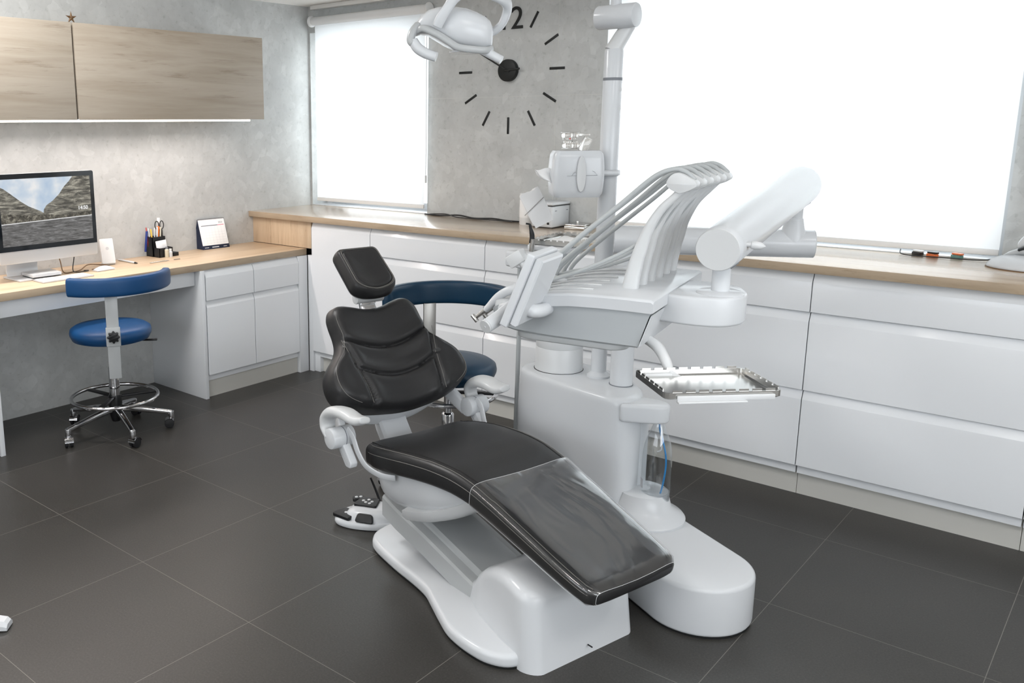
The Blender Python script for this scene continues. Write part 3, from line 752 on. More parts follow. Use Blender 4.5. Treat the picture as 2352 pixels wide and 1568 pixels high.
# bowl-shaped shell under the seat
bm = newbm(); rings = []
for k in range(15):
    t = k/14; x = -.8+.5*t
    zb = .205+.012*math.sin(t*5)+.18*max(0, (t-.28)/.72)**1.5 if t > .0 else .2
    zt = .40
    w_ = .205*(1-.25*max(0, t-.6)/.4); n = 20
    ring = []
    for i in range(n+1):
        a = PI*i/n
        ring.append((x, -w_*math.copysign(abs(math.cos(a))**.55, math.cos(a)), zt-(zt-zb)*abs(math.sin(a))**.62))
    rings.append([(x, -w_, zt+.02)]+ring+[(x, w_, zt+.02)])
loft(bm, rings, closed=True)
for v_ in bm.verts:
    if v_.co.x < -.74: 
        d = (v_.co.x+.74)/.06; v_.co.x += .0; v_.co.z += .05*d*d*(v_.co.z < .36); v_.co.y *= 1-.1*d*d
sh = obj('seat_shell', bm, 'white_plastic', dc, 50)
bm = newbm()
P = []
for k in range(10):
    t = .36+k/9*.60; x = -.8+.5*t; zb = .205+.012*math.sin(t*5)+.18*max(0, (t-.28)/.72)**1.5
    w_ = .205*(1-.25*max(0, t-.6)/.4)
    P.append([(x, -w_*1.0-.001, zb+.040), (x, -w_*.985, zb+.016), (x, -w_*.9, zb+.0), (x, -w_*.75, zb-.005), (x, 0, zb-.005), (x, w_*.75, zb-.005), (x, w_+.001, zb+.04), (x, w_*.8, zb+.05), (x, -w_*.8, zb+.05)])
loft(bm, P); obj('shell_rim', bm, 'light_grey_plastic', dc, 50)

# seat cushion
prof = [(-.815, .448, .085, .212), (-.80, .458, .098, .23), (-.74, .472, .108, .246), (-.65, .488, .11, .25), (-.55, .501, .108, .242), (-.45, .508, .105, .230), (-.36, .505, .10, .219), (-.28, .490, .095, .210), (-.18, .457, .088, .203), (-.05, .412, .08, .197), (.06, .374, .074, .192), (.13, .350, .07, .187), (.165, .337, .066, .18), (.182, .328, .055, .168), (.192, .318, .035, .15)]
def prof_at(x):
    for (a, b) in zip(prof, prof[1:]):
        if a[0] <= x <= b[0]:
            f = (x-a[0])/(b[0]-a[0]); return tuple(p+(q-p)*f for p, q in zip(a, b))
    return prof[0] if x < prof[0][0] else prof[-1]
def cush_sec(x, zt, th, w_, off=0.0, n=56, dish=.012):
    out = []
    tx = prof_at(min(x+.02, .192))[1]-prof_at(max(x-.02, -.815))[1]
    for i in range(n):
        a = 2*PI*i/n; c, s_ = math.cos(a), math.sin(a)
        y = math.copysign(abs(c)**.36, c)*(w_+off); z = math.copysign(abs(s_)**.5, s_)*(th/2+off)
        zc = zt-th/2
        dz = -dish*(1-(y/w_)**2)*(1 if s_ > 0 else 0) if abs(y) < w_ else 0
        sl = (tx/.04)
        out.append((x-sl*z*.35*(1 if x > -.4 else .3), y, zc+z+dz))
    return out
xs = []
for a, b in zip(prof, prof[1:]):
    k = max(1, int((b[0]-a[0])/.02)); xs += [a[0]+(b[0]-a[0])*i/k for i in range(k)]
xs.append(prof[-1][0])
def sm_prof(x):
    # smooth the interpolation a little
    s_ = [prof_at(min(max(x+d, -.815), .192)) for d in (-.03, 0, .03)]
    if x < -.79 or x > .15: return s_[1]
    return tuple((a+2*b+c)/4 for a, b, c in zip(*s_))
bm = newbm(); loft(bm, [cush_sec(*((x,)+sm_prof(x)[1:])) for x in xs]); cu = obj('seat_cushion', bm, 'black_leather', dc, 60)
# double stitching lines along both edges
for s_ in (-1, 1):
    for off_, nm in ((.016, 0), (.030, 1)):
        bm = newbm(); P = []
        for x in [-.80+.97*i/60 for i in range(61)]:
            p = sm_prof(x); y = s_*(p[3]-off_)
            sec = cush_sec(x, *p[1:], n=160); best = min((q for q in sec if q[2] > p[1]-p[2]/2 and q[1]*s_ > 0), key=lambda q: abs(q[1]-y)); P.append((best[0], best[1], best[2]+.0004))
        sweep(bm, P, .0011 if nm == 0 else .0016, n=6, smooth=False, round_ends=False); obj('seam_line', bm, 'stitching' if nm == 0 else 'seam_black', cu)
bm = newbm(); P = []
for x in [-.78+.95*i/50 for i in range(51)]:
    p = sm_prof(x); sec = cush_sec(x, *p[1:], n=160); y = -p[3]; best = min((q for q in sec if q[1] < 0), key=lambda q: abs(q[2]-(p[1]-p[2]*.36))); P.append((best[0], best[1]-.0006, best[2]))
sweep(bm, P, .0011, n=6, smooth=False, round_ends=False); obj('seam_line', bm, 'stitching', cu)
# clear protective film over the leg rest
bm = newbm(); fx = [-.268+.456*i/26 for i in range(27)]; rings = []
for x in fx:
    p = sm_prof(x); sec = cush_sec(x, *p[1:], off=.0035, n=80)
    sec = sec[72:]+sec[:49]    # leave the underside open
    rings.append(sec)
loft(bm, rings, cap=False, closed=False)
# two flaps turned down over the foot end
lastp = rings[-1]
fl = []
for q in lastp[10:20]+lastp[26:38]: pass
fm = obj('protective_film', bm, 'clear_film', dc, 60); fm['label'] = 'clear plastic film over the leg rest'
def edge_line(idx_of):
    bm = newbm(); sweep(bm, idx_of, .0006, n=5, smooth=False, round_ends=False); return bm
obj('film_edge', edge_line(rings[0]), 'light_grey_plastic', fm)
obj('film_edge', edge_line(rings[-1]), 'light_grey_plastic', fm)
# bottom edge of the film hanging below the near side
bm = newbm(); sweep(bm, [r[-1] for r in rings], .0007, n=5, smooth=False, round_ends=False); obj('film_edge', bm, 'light_grey_plastic', fm)

# ---------------- back rest; plane through (-.918, .67) rising (-.594, .804), front normal (.804, .594)
P0 = Vector((-.918, 0, .67)); D = Vector((-.594, 0, .804)); NF = Vector((.804, 0, .594))
def BP(v, s, h): return P0+Vector((0, 1, 0))*v+D*s+NF*h
half = [(.0, .259), (.05, .264), (.1, .277), (.145, .284), (.175, .272), (.192, .245), (.196, .21), (.196, .165), (.203, .125), (.225, .09), (.262, .055), (.29, .02), (.302, -.02), (.300, -.06), (.283, -.09), (.245, -.115), (.19, -.136), (.1, -.152), (.0, -.158)]
outl = half+[(-a, b) for a, b in half[-2:0:-1]]
O = smooth_closed(outl, 5)
ctr = (0, .06)
def seam_d(v, s):
    """distance to the stitched grooves"""
    a = (.145-.058*(1-(v/.2)**2))      # upper arc
    b = (.035-.062*(1-(v/.2)**2))      # lower arc
    d = 9
    if abs(v) < .205: d = min(d, abs(s-a))
    if abs(v) < .19: d = min(d, abs(s-b))
    if s < .14:
        sv = .2-.0*s-.045*math.sin(max(0, (.14-s)/.28)*PI*.5)**1
        d = min(d, abs(abs(v)-sv)*.9)
    return d
bm = newbm(); R_ = 44; rings = []
def hfun(v, s, r):
    edge = -.062*(1-(1-max(0, (r-.80)/.20)**2.4)**.5)
    wing = .030*(abs(v)/.3)**2.2*(1 if s < .1 else max(0, 1-(s-.1)/.12))
    lower = .012*math.exp(-((s+.06)/.05)**2)
    puff = -.013*math.exp(-(seam_d(v, s)/.0075)**2)+.005*math.exp(-((seam_d(v, s)-.024)/.018)**2)
    return edge+wing-.012*math.exp(-(v/.12)**2)*(s > -.2)+lower*.6+(puff if r < .93 else puff*.3)
for k in range(1, R_+1):
    r = 1-(1-k/R_)**1.0
    rings.append([BP(ctr[0]+(p[0]-ctr[0])*r, ctr[1]+(p[1]-ctr[1])*r, hfun(ctr[0]+(p[0]-ctr[0])*r, ctr[1]+(p[1]-ctr[1])*r, r)) for p in O])
for r, h in ((1.0, -.067), (.985, -.076), (.95, -.08), (.5, -.082), (.02, -.082)):
    rings.append([BP(ctr[0]+(p[0]-ctr[0])*r, ctr[1]+(p[1]-ctr[1])*r, h) for p in O])
loft(bm, rings); bk = obj('backrest_cushion', bm, 'black_leather', dc, 70)
# thin stitched lines
def surf(v, s, up_=.0012):
    return BP(v, s, hfun(v, s, .6)+up_)
def line_obj(pts, r, mt, nm='seam_line'):
    bm = newbm(); sweep(bm, pts, r, n=6, smooth=False, round_ends=False); return obj(nm, bm, mt, bk)
for s_ in (-1, 1):
    line_obj([surf(s_*(.209-.045*math.sin(max(0, (.14-s)/.28)*PI*.5)), s, -.001) for s in [.13-.25*i/30 for i in range(31)]], .0011, 'stitching')
    P = []
    for i in range(40):
        p = O[int(len(O)*(.5-.5*s_)+s_*(24+i*1.35)) % len(O)]; r = .93
        v, s = ctr[0]+(p[0]-ctr[0])*r, ctr[1]+(p[1]-ctr[1])*r; P.append(BP(v, s, hfun(v, s, r)+.0008))
    line_obj(P, .001, 'stitching')
# back shell, cross bar and post
bm = newbm()
sh_o = [(p[0]*.9, .04+(p[1]-.04)*.88) for p in O]
rings = [[BP(p[0], p[1], -.083) for p in sh_o], [BP(p[0]*.97, p[1], -.105) for p in sh_o], [BP(p[0]*.85, p[1]*.95, -.115) for p in sh_o]]
loft(bm, rings); obj('backrest_shell', bm, 'white_plastic', dc, 40)
bm = newbm(); sweep(bm, [(-.955, -.255, .535), (-.965, -.22, .505), (-.955, -.1, .475), (-.95, 0, .468), (-.955, .1, .475), (-.965, .22, .51), (-.95, .262, .545)], [(.028, .014)]*2, n=16, side=(.5, 0, .8), sq=4); obj('cross_bar', bm, 'white_plastic', dc)
bm = newbm(); bs = []
for x, z in [(-1.03, .56), (-.99, .5), (-.955, .43), (-.9, .36), (-.83, .31), (-.76, .28)]:
    bs.append([(x+dx, y, z+dz) for y, dx, dz in [(-.062, .02, .018), (-.07, .012, .01), (-.07, -.012, -.01), (-.06, -.02, -.018), (.045, -.02, -.018), (.055, -.012, -.01), (.055, .012, .01), (.047, .02, .018)]])
loft(bm, bs); obj('backrest_post', bm, 'white_plastic', dc, 30)

# ---------------- head rest
H0 = Vector((-1.077, 0, .975)); DH = Vector((-.12, 0, .1)).normalized(); NH = Vector((-DH.z, 0, DH.x)); NH = Vector((DH.z, 0, -DH.x))
def HP(v, s, h): return H0+Vector((0, 1, 0))*v+DH*s+NH*h
ho = round_poly([(-.1, .163), (.088, .163), (.092, -.03), (.06, -.058), (-.0, -.066), (-.07, -.058), (-.104, -.03)], [.03, .03, .03, .03, .05, .03, .03], 6)
ho = [((p[0]+.006)*1.0, p[1]+.004) for p in ho]
hc = (0, .06)
bm = newbm(); rings = []
for r, h in [(.02, .0), (.3, .001), (.55, .004), (.7, .006), (.78, .004), (.81, -.001), (.84, .002), (.9, .001), (.95, -.006), (.985, -.018), (1, -.032), (1.0, -.048), (.98, -.056), (.93, -.06), (.4, -.062), (.02, -.062)]:
    rings.append([HP(hc[0]+(p[0]-hc[0])*r, hc[1]+(p[1]-hc[1])*r, h-(.012*math.exp(-((p[0]*r)/.05)**2) if h > -.03 else 0)) for p in ho])
loft(bm, rings); hd = obj('headrest_cushion', bm, 'black_leather', dc, 60)
bm = newbm(); P = [HP(hc[0]+(p[0]-hc[0])*.85, hc[1]+(p[1]-hc[1])*.85, .0025-.012*math.exp(-((p[0]*.85)/.05)**2)) for p in ho]; sweep(bm, P+[P[0]], .0009, n=5, smooth=False, round_ends=False); obj('seam_line', bm, 'stitching', hd)
bm = newbm(); P = [HP(hc[0]+(p[0]-hc[0])*.88, hc[1]+(p[1]-hc[1])*.88, .0028-.012*math.exp(-((p[0]*.88)/.05)**2)) for p in ho]; sweep(bm, P+[P[0]], .0009, n=5, smooth=False, round_ends=False); obj('seam_line', bm, 'stitching', hd)
bm = newbm(); rings = [[HP(p[0]*f, .05+(p[1]-.05)*f, h) for p in ho] for f, h in ((.93, -.0605), (.9, -.068), (.7, -.082), (.5, -.086))]
loft(bm, rings); obj('headrest_shell', bm, 'white_plastic', dc, 50)
bm = newbm(); cyl(bm, (-1.118, -.062, .893), (-1.118, .062, .893), .021, n=28, bev=.004); obj('headrest_joint', bm, 'light_grey_plastic', dc)
bm = newbm(); sweep(bm, [(-1.095, 0, .80), (-1.125, 0, .86), (-1.13, 0, .9), (-1.16, 0, .95)], [(.036, .007)]*2, n=16, side=(0, 1, 0), sq=6, round_ends=False); obj('headrest_stem', bm, 'chrome', dc)

# ---------------- arm rests (mirror pair)
def armrest(s):
    e = bpy.data.objects.new('armrest', None); col.objects.link(e); e.parent = dc; e.empty_display_size = .03
    Y = lambda y: s*y
    # bracket from the cross bar out to the joint
    bm = newbm(); sweep(bm, [(-.965, Y(.245), .545), (-.92, Y(.262), .505), (-.865, Y(.283), .462)], [(.03, .013), (.027, .014), (.026, .015)], n=16, side=(.3, 0, .9), sq=4); obj('bracket', bm, 'white_plastic', e)
    bm = newbm(); cyl(bm, (-.845, Y(.262), .478), (-.845, Y(.352), .478), .037, n=36, bev=.006); obj('joint', bm, 'white_plastic', e)
    bm = newbm(); cyl(bm, (-.845, Y(.3), .478), (-.845, Y(.303), .478), .0376, n=36); obj('joint_ring', bm, 'ink_grey', e)
    # lever under the joint
    bm = newbm(); prism(bm, round_poly([(-.868, .465), (-.82, .468), (-.765, .405), (-.772, .385), (-.80, .385)], .008), .0, .03, .004, M=Matrix(((1, 0, 0, 0), (0, 0, s, s*.285), (0, 1, 0, 0), (0, 0, 0, 1)))); obj('lever', bm, 'white_plastic', e)
    # curled pad: rises behind the joint and sweeps forward
    bm = newbm(); sweep(bm, [(-.868, Y(.33), .478), (-.893, Y(.328), .510), (-.888, Y(.325), .545), (-.85, Y(.322), .571), (-.79, Y(.318), .580), (-.725, Y(.315), .574), (-.685, Y(.312), .584)],
        [(.024, .012), (.029, .013), (.032, .016), (.035, .02), (.036, .02), (.034, .018), (.024, .012)], n=20, side=(0, s, 0), sq=2.6); obj('arm_pad', bm, 'light_grey_plastic', e)
    # thin strap running down to the seat
    bm = newbm(); sweep(bm, [(-.82, Y(.292), .51), (-.79, Y(.29), .49), (-.765, Y(.285), .44), (-.73, Y(.275), .40), (-.68, Y(.25), .378), (-.64, Y(.22), .375)], [(.013, .004)]*2, n=12, side=(1, 0, .4), sq=3); obj('strap', bm, 'white_plastic', e)
    return e
armrest(-1); armrest(1)

# ---------------- foot control on the floor
fc = thing('foot_control', 'white foot control with black buttons on the floor beside the chair base', 'foot control', (-2.205, 2.41, 0), math.radians(22))
body = smooth_closed([(-.125, -.03), (-.1, -.07), (-.03, -.085), (.06, -.07), (.12, -.03), (.14, .03), (.1, .09), (.03, .11), (-.05, .1), (-.11, .05)], 6)
bm = newbm(); rings = [[(p[0]*f, p[1]*f, z) for p in body] for f, z in ((.97, .004), (1, .012), (.99, .022), (.94, .028))]; loft(bm, rings)
rings = [[(p[0]*.9*f+.02, p[1]*.9*f+.008, z) for p in body] for f, z in ((.98, .02), (.9, .04), (.8, .055), (.62, .062), (.3, .064))]; loft(bm, rings)
obj('control_body', bm, 'white_plastic', fc, 50)
bm = newbm(); prism(bm, [(p[0]*.96, p[1]*.96) for p in body], 0, .006); obj('rubber_sole', bm, 'rubber', fc)
def pad(name, cx_, cy_, sx_, sy_, z, rx_=0, ry_=0, rz_=0, dots=()):
    bm = newbm(); prism(bm, round_poly([(-sx_, -sy_), (sx_, -sy_), (sx_*.8, sy_), (-sx_*.8, sy_)], .012), -.008, .006, .003, M=T(cx_, cy_, z) @ Rz(rz_) @ Rx(rx_) @ Ry(ry_)); o = obj(name, bm, 'black_plastic', fc)
    for dx, dy in dots:
        bm = newbm(); M_ = T(cx_, cy_, z) @ Rz(rz_) @ Rx(rx_) @ Ry(ry_); lathe(bm, [(0, .009), (.006, .008), (.0075, .005), (.0075, 0)], 14, M_ @ T(dx, dy, 0)); obj('button', bm, 'light_grey_plastic', o)
pad('button_pad', -.012, .035, .048, .038, .066, dots=[(-.018, .0), (0, .014), (.018, .0), (-.004, -.012), (.014, -.018)])
pad('pedal', -.08, -.028, .044, .036, .036, dots=[(0, 0)], rz_=-20)
pad('side_pad', .01, -.062, .038, .018, .044, rx_=55)
pad('rear_pad', -.065, .07, .026, .018, .062, rz_=30, dots=[(-.008, 0), (.01, 0)])
bm = newbm(); sweep(bm, [(.03, .095, .02), (-.01, .125, .08), (-.035, .13, .13)], [.005, .005, .004], n=8); obj('pedal_lever', bm, 'black_plastic', fc)
# ================================================================== DENTAL UNIT: floor base, column, poles, arms, instrument console
du = thing('dental_unit', 'white dental unit with column, jointed arm and instrument console behind the chair', 'dental unit', (0, 0, 0))
def part(name, bm, mt, parent=du, ang=40): return obj(name, bm, mt, parent, ang)
MB = T(-.985, 2.64, 0) @ Rz(-29)
bm = newbm(); prism(bm, stadium(-1.0, .165, .168, 24), .003, .163, .013, 5, M=MB); fb = part('floor_base', bm, 'white_plastic')
bm = newbm(); prism(bm, [(x*.985, y*.97) for x, y in stadium(-1.0, .165, .168, 24)], 0, .006, M=MB); part('base_seal', bm, 'black_matte')
bm = newbm(); lathe(bm, [(0, .1), (.148, .1), (.148, .17), (.142, .177), (.118, .190), (.098, .21), (.085, .26), (0, .27)], 48, T(-1.285, 2.86, 0)); part('base_collar', bm, 'white_plastic')
cl = smooth_closed([(-1.815, 2.885), (-1.70, 2.835), (-1.54, 2.795), (-1.39, 2.768), (-1.335, 2.782), (-1.312, 2.83), (-1.318, 2.885), (-1.36, 2.965), (-1.46, 3.05), (-1.62, 3.115), (-1.78, 3.125), (-1.85, 3.06), (-1.86, 2.95)], 8)
cc = (-1.58, 2.95)
bm = newbm(); rings = []
for f, z in ((1.0, .12), (1.01, .3), (1.015, .45), (1.0, .57), (.992, .582), (.975, .592), (.94, .598), (.88, .600), (.3, .601)):
    rings.append([(cc[0]+(x-cc[0])*f-(.012*(z/.6)**2 if x < -1.6 else 0)*0, cc[1]+(y-cc[1])*f, z) for x, y in cl])
loft(bm, rings); cm_ = part('column', bm, 'white_plastic', ang=50)
bm = newbm(); box(bm, -1.3215, -1.3165, 2.845, 2.8475, .17, .56); 
box(bm, -1.345, -1.305, 2.86, 2.93, .16, .56, .012, 3); part('column_side_strip', bm, 'white_plastic')
bm = newbm(); sweep(bm, [(-1.30, 2.812, .255), (-1.288, 2.81, .225), (-1.285, 2.81, .185)], [(.005, .008), (.011, .014), (.004, .008)], n=16, side=(.6, -.8, 0)); part('cable_gland', bm, 'black_plastic')
# bottle bracket
bm = newbm()
br = round_poly([(-1.345, 2.76), (-1.31, 2.775), (-1.225, 2.822), (-1.205, 2.85), (-1.215, 2.89), (-1.25, 2.905), (-1.33, 2.90), (-1.36, 2.85)], .03, 6)
prism(bm, br, .522, .588, .012, 4); part('bottle_bracket', bm, 'white_plastic')
# cuspidor turret on the column top
bm = newbm(); lathe(bm, [(0, .598), (.093, .598), (.0925, .604), (.0895, .69), (.0885, .692), (.0895, .694), (.088, .76), (.08, .775), (.04, .785), (0, .787)], 48, T(-1.715, 2.985, 0)); part('turret', bm, 'light_grey_plastic')
bm = newbm(); lathe(bm, [(0, .597), (.095, .597), (.095, .602), (0, .602)], 48, T(-1.715, 2.985, 0)); part('turret_seal', bm, 'black_matte')
bm = newbm(); cyl(bm, (-1.432, 2.945, .6), (-1.432, 2.945, 1.12), .0405, n=40); part('arm_post', bm, 'white_plastic')
bm = newbm(); lathe(bm, [(0, .598), (.043, .6), (.043, .603), (0, .604)], 40, T(-1.432, 2.945, 0)); part('post_seal', bm, 'ink_grey')
bm = newbm(); lathe(bm, [(0, .598), (.044, .6), (.044, .608), (.034, .616), (.0285, .622), (.0285, .98), (.033, .99), (.033, 1.788), (.030, 1.794), (0, 1.795)], 40, T(-1.545, 2.985, 0)); po = part('lamp_pole', bm, 'white_plastic')
bm = newbm(); lathe(bm, [(.0332, 1.686), (.0335, 1.688), (.0335, 1.694), (.0332, 1.696)], 40, T(-1.545, 2.985, 0), cap=False); obj('pole_joint_line', bm, 'ink_grey', po)
for z in (1.655, 1.59):
    bm = newbm(); a = (.9, -.45); cyl(bm, (-1.545+.031*.72, 2.985-.031*.0, z), (-1.545+.037*.9, 2.985-.002, z), .007, n=16); obj('hole_cap', bm, 'light_grey_plastic', po)
bm = newbm(); sweep(bm, [(-1.548, 2.982, 1.785), (-1.532, 2.997, 1.825), (-1.508, 3.015, 1.875)], [(.030, .030), (.027, .03), (.024, .028)], n=24, round_ends=False, side=(.7, .7, 0)); part('pole_elbow', bm, 'light_grey_plastic')
bm = newbm(); cyl(bm, (-1.612, 2.985, 1.903), (-1.465, 2.985, 1.903), .0415, n=40, bev=.006); part('pole_head', bm, 'white_plastic')

# lower arm (horizontal tube) and upper arm (sloping tube)
bm = newbm(); cyl(bm, (-1.475, 2.918, 1.134), (-.905, 3.232, 1.134), .05, .0465, n=44, bev=.003); la = part('lower_arm', bm, 'white_plastic')
bm = newbm(); cyl(bm, (-.907, 3.231, 1.134), (-.9035, 3.2328, 1.134), .0468, n=44, bev=.002); obj('end_cap', bm, 'light_grey_plastic', la)
bm = newbm(); lathe(bm, [(0, 1.14), (.042, 1.14), (.041, 1.165), (.034, 1.19), (.029, 1.215), (.028, 1.22), (.0255, 1.222), (.0255, 1.3), (0, 1.3)], 36, T(-.962, 3.196, 0)); part('elbow_joint', bm, 'white_plastic')
A = Vector((-.832, 2.195, 1.234)); Bv = Vector((-.962, 3.235, 1.33)); dA = (Bv-A).normalized()
bm = newbm(); M_ = axis_M(A, Bv); h = (Bv-A).length
lathe(bm, [(0, 0), (.051, 0), (.0545, .004), (.0555, .03), (.064, h-.02), (.063, h-.004), (.058, h), (0, h)], 48, M_); ua = part('upper_arm', bm, 'white_plastic')
bm = newbm(); lathe(bm, [(0, -.002), (.052, -.002), (.053, .0), (.053, .006), (0, .006)], 48, M_); obj('end_cap', bm, 'light_grey_plastic', ua)
bm = newbm(); lathe(bm, [(0, 0), (.006, .0), (.006, .012), (.009, .014), (.011, .022), (.009, .036), (.002, .046), (0, .047)], 20, axis_M(A+dA*.06+Vector((.052, .0, .006)), A+dA*.06+Vector((.12, .03, .0)))); obj('brake_knob', bm, 'light_grey_plastic', ua)
bm = newbm(); sweep(bm, [A+dA*.02+Vector((.03, 0, -.047)), A+dA*.03+Vector((.045, 0, -.034))], .0025, n=8, smooth=False); obj('slot', bm, 'ink_grey', ua)
bm = newbm(); sweep(bm, [Bv-dA*.1+Vector((.03, 0, -.056)), Bv-dA*.085+Vector((.048, 0, -.042))], .0025, n=8, smooth=False); obj('slot', bm, 'ink_grey', ua)
bm = newbm(); cyl(bm, (-.843, 2.261, 1.115), (-.843, 2.261, 1.215), .0225, n=36); lathe(bm, [(0, 1.19), (.03, 1.192), (.036, 1.215), (.036, 1.23), (0, 1.235)], 36, T(-.843, 2.261, 0)); part('arm_stem', bm, 'white_plastic')

# console in its own turned frame
cs = bpy.data.objects.new('console', None); col.objects.link(cs); cs.parent = du; cs.location = (-.925, 2.03, 0); cs.rotation_euler = (0, 0, math.radians(10)); cs['label'] = 'instrument console'
def cpart(name, bm, mt, ang=40): return obj(name, bm, mt, cs, ang)
# body
bm = newbm(); secs = []
def csec(x, yn, yf, zt, zb, tap=.03):
    return [(x, yn, zt), (x, yn+.001, zt-.003), (x, yn+tap*.6, zb+.006), (x, yn+tap*.8+.004, zb), (x, yf-tap-.01, zb), (x, yf-tap, zb+.006), (x, yf, zt-.003), (x, yf, zt)]
for x, yn, yf, zt, zb in [(-.445, .09, .42, 1.035, 1.018), (-.435, .05, .46, 1.045, 1.008), (-.41, .025, .49, 1.06, .998), (-.36, .01, .5, 1.078, .993), (-.26, .003, .505, 1.088, .99), (-.1, .0, .505, 1.088, .99), (-.03, .0, .505, 1.088, .99)]:
    secs.append(csec(x, yn, yf, zt, zb))
secs.append([(x_, y, z) for (x_, (_, y, z)) in zip([.004, .003, -.027, -.03, -.03, -.027, .003, .004], csec(0, .0, .505, 1.088, .99))])
loft(bm, secs); cpart('console_body', bm, 'console_grey', 30)
bm = newbm(); prism(bm, round_poly([(-.37, .06), (-.33, .035), (-.09, .03), (-.065, .06), (-.065, .42), (-.33, .42)], .03), .972, .992, .006, 3); cpart('console_underpan', bm, 'grey_plastic')
# lid: flat at the right, falling away in ribs to the left
bm = newbm(); L_ = []
LX = [(-.452, 1.036), (-.43, 1.05), (-.40, 1.066), (-.36, 1.084), (-.31, 1.10), (-.26, 1.112), (-.2, 1.119), (-.13, 1.1215), (-.05, 1.122), (.006, 1.121), (.012, 1.117)]
for x, z in LX:
    yn = -.006+.11*max(0, (-x-.36)/.09)**2; yf = .515-.1*max(0, (-x-.36)/.09)**2; th = .034 if x < .01 else .028
    L_.append([(x, yn, z-th), (x, yn-.003, z-.006), (x, yn, z-.002), (x, yn+.006, z), (x, yf-.006, z), (x, yf, z-.002), (x, yf+.003, z-.006), (x, yf, z-th)])
loft(bm, L_); ld = cpart('console_lid', bm, 'white_plastic', 35)
for i in range(6):
    y = .06+.07*i; bm = newbm()
    sweep(bm, [(x, y, lz+.0015) for x, lz in ((-.42, 1.056), (-.36, 1.084), (-.31, 1.10), (-.26, 1.112), (-.2, 1.119), (-.16, 1.1205))], [(.004, .003)]*2, n=8, side=(0, 1, 0)); obj('rib', bm, 'light_grey_plastic', ld)
bm = newbm(); t_ = newbm(); prism(bm, round_poly([(.008, .996), (.46, .996), (.49, 1.08), (.006, 1.08)], .006), 0, .002, 0, M=Matrix(((0, 0, 1, -.012), (1, 0, 0, 0), (0, 1, 0, 0), (0, 0, 0, 1))) ); t_.free()
for v_ in bm.verts: v_.co.x += (v_.co.z-1.0)*.33-.010
cpart('side_cover', bm, 'white_plastic')
# mounting box
mo = round_poly([(-.02, .135), (.075, .120), (.145, .135), (.182, .19), (.182, .26), (.15, .34), (.08, .37), (-.02, .37)], [.004, .06, .05, .05, .06, .06, .06, .004], 6)
bm = newbm(); prism(bm, mo, 1.04, 1.115, .008, 3); cpart('mounting_box', bm, 'white_plastic')
bm = newbm(); lathe(bm, [(0, 1.11), (.058, 1.11), (.058, 1.116), (.05, 1.121), (0, 1.123)], 40, T(.121, .213, 0)); cpart('stem_flange', bm, 'white_plastic')

# whip arms, each with its head and hose
AX = [(-.085, 1.118), (-.078, 1.165), (-.066, 1.215), (-.047, 1.275), (-.02, 1.325), (.012, 1.36), (.036, 1.385)]
for i in range(6):
    y = .131+.0685*i; dx = .0025*i
    e = bpy.data.objects.new('whip_arm', None); col.objects.link(e); e.parent = cs; e.empty_display_size = .02
    bm = newbm(); sweep(bm, [(x+dx, y, z) for x, z in AX], [(.016, .021), (.015, .019), (.014, .0165), (.013, .0125), (.012, .0105), (.012, .0095), (.012, .009)], n=20, side=(0, 1, 0), sq=3, round_ends=False); obj('arm_blade', bm, 'light_grey_plastic', e)
    bm = newbm(); hp = [(-.006, 1.398), (.002, 1.413), (.014, 1.422), (.03, 1.421), (.062, 1.404), (.068, 1.397), (.067, 1.388), (.05, 1.378), (.028, 1.37), (.008, 1.379), (-.004, 1.387)]
    prism(bm, round_poly([(x+dx, z) for x, z in hp], .006, 3), -.0215, .0215, .003, 2, M=Matrix(((1, 0, 0, 0), (0, 0, -1, y), (0, 1, 0, 0), (0, 0, 0, 1)))); obj('arm_head', bm, 'light_grey_plastic', e)
    yh = .075+.062*i; sag = .012*math.sin(i*2.1)
    bm = newbm(); sweep(bm, [(.058+dx, y, 1.405), (.035+dx, y, 1.424), (.005+dx, y-.002, 1.429), (-.04, y-.01, 1.408+sag*.3), (-.12, (y*2+yh)/3, 1.335+sag*.6), (-.22, (y+yh*2)/3, 1.245+sag*.8), (-.30, yh, 1.165+sag*.5), (-.335, yh, 1.118), (-.33, yh, 1.103)], .006, n=12); obj('hose', bm, 'hose_grey', e)
    bm = newbm(); ya = y-.004; sweep(bm, [(.02+dx, y+.02, 1.375), (-.01+dx, y+.021, 1.325), (-.05, ya+.018, 1.262), (-.1, ya, 1.218-.008*i), (-.2, (ya+yh)/2, 1.165-.006*i), (-.29, yh+.012, 1.128), (-.35, yh+.012, 1.106)], .0048, n=10)
    if i in (0, 1, 3): obj('return_hose', bm, 'hose_grey', e)
    else: bm.free()
# instruments in their rests along the left edge
def inst(i, kind):
    y = .055+.062*i
    e = bpy.data.objects.new('handpiece', None); col.objects.link(e); e.parent = cs; e.empty_display_size = .02
    bm = newbm(); sweep(bm, [(-.30, y, 1.098), (-.345, y, 1.106), (-.385, y, 1.099), (-.42, y, 1.078), (-.45, y, 1.045), (-.458, y, 1.035)], [(.013, .012), (.014, .013), (.0135, .0125), (.0125, .0115), (.0105, .0095), (.009, .008)], n=18, side=(0, 1, 0)); obj('handle_sleeve', bm, 'white_plastic', e)
    bm = newbm(); box(bm, -.43, -.33, y-.012, y+.012, 1.035, 1.075, .01, 3, M=Matrix.Identity(4)); obj('rest', bm, 'light_grey_plastic', e)
    bm = newbm(); cyl(bm, (-.456, y, 1.038), (-.487, y, 1.012), .0068, .0052, n=18); obj('neck', bm, 'steel', e)
    bm = newbm(); cyl(bm, (-.483, y, 1.0), (-.499, y, 1.017), .0065, n=18, bev=.001)
    obj('head', bm, 'steel', e)
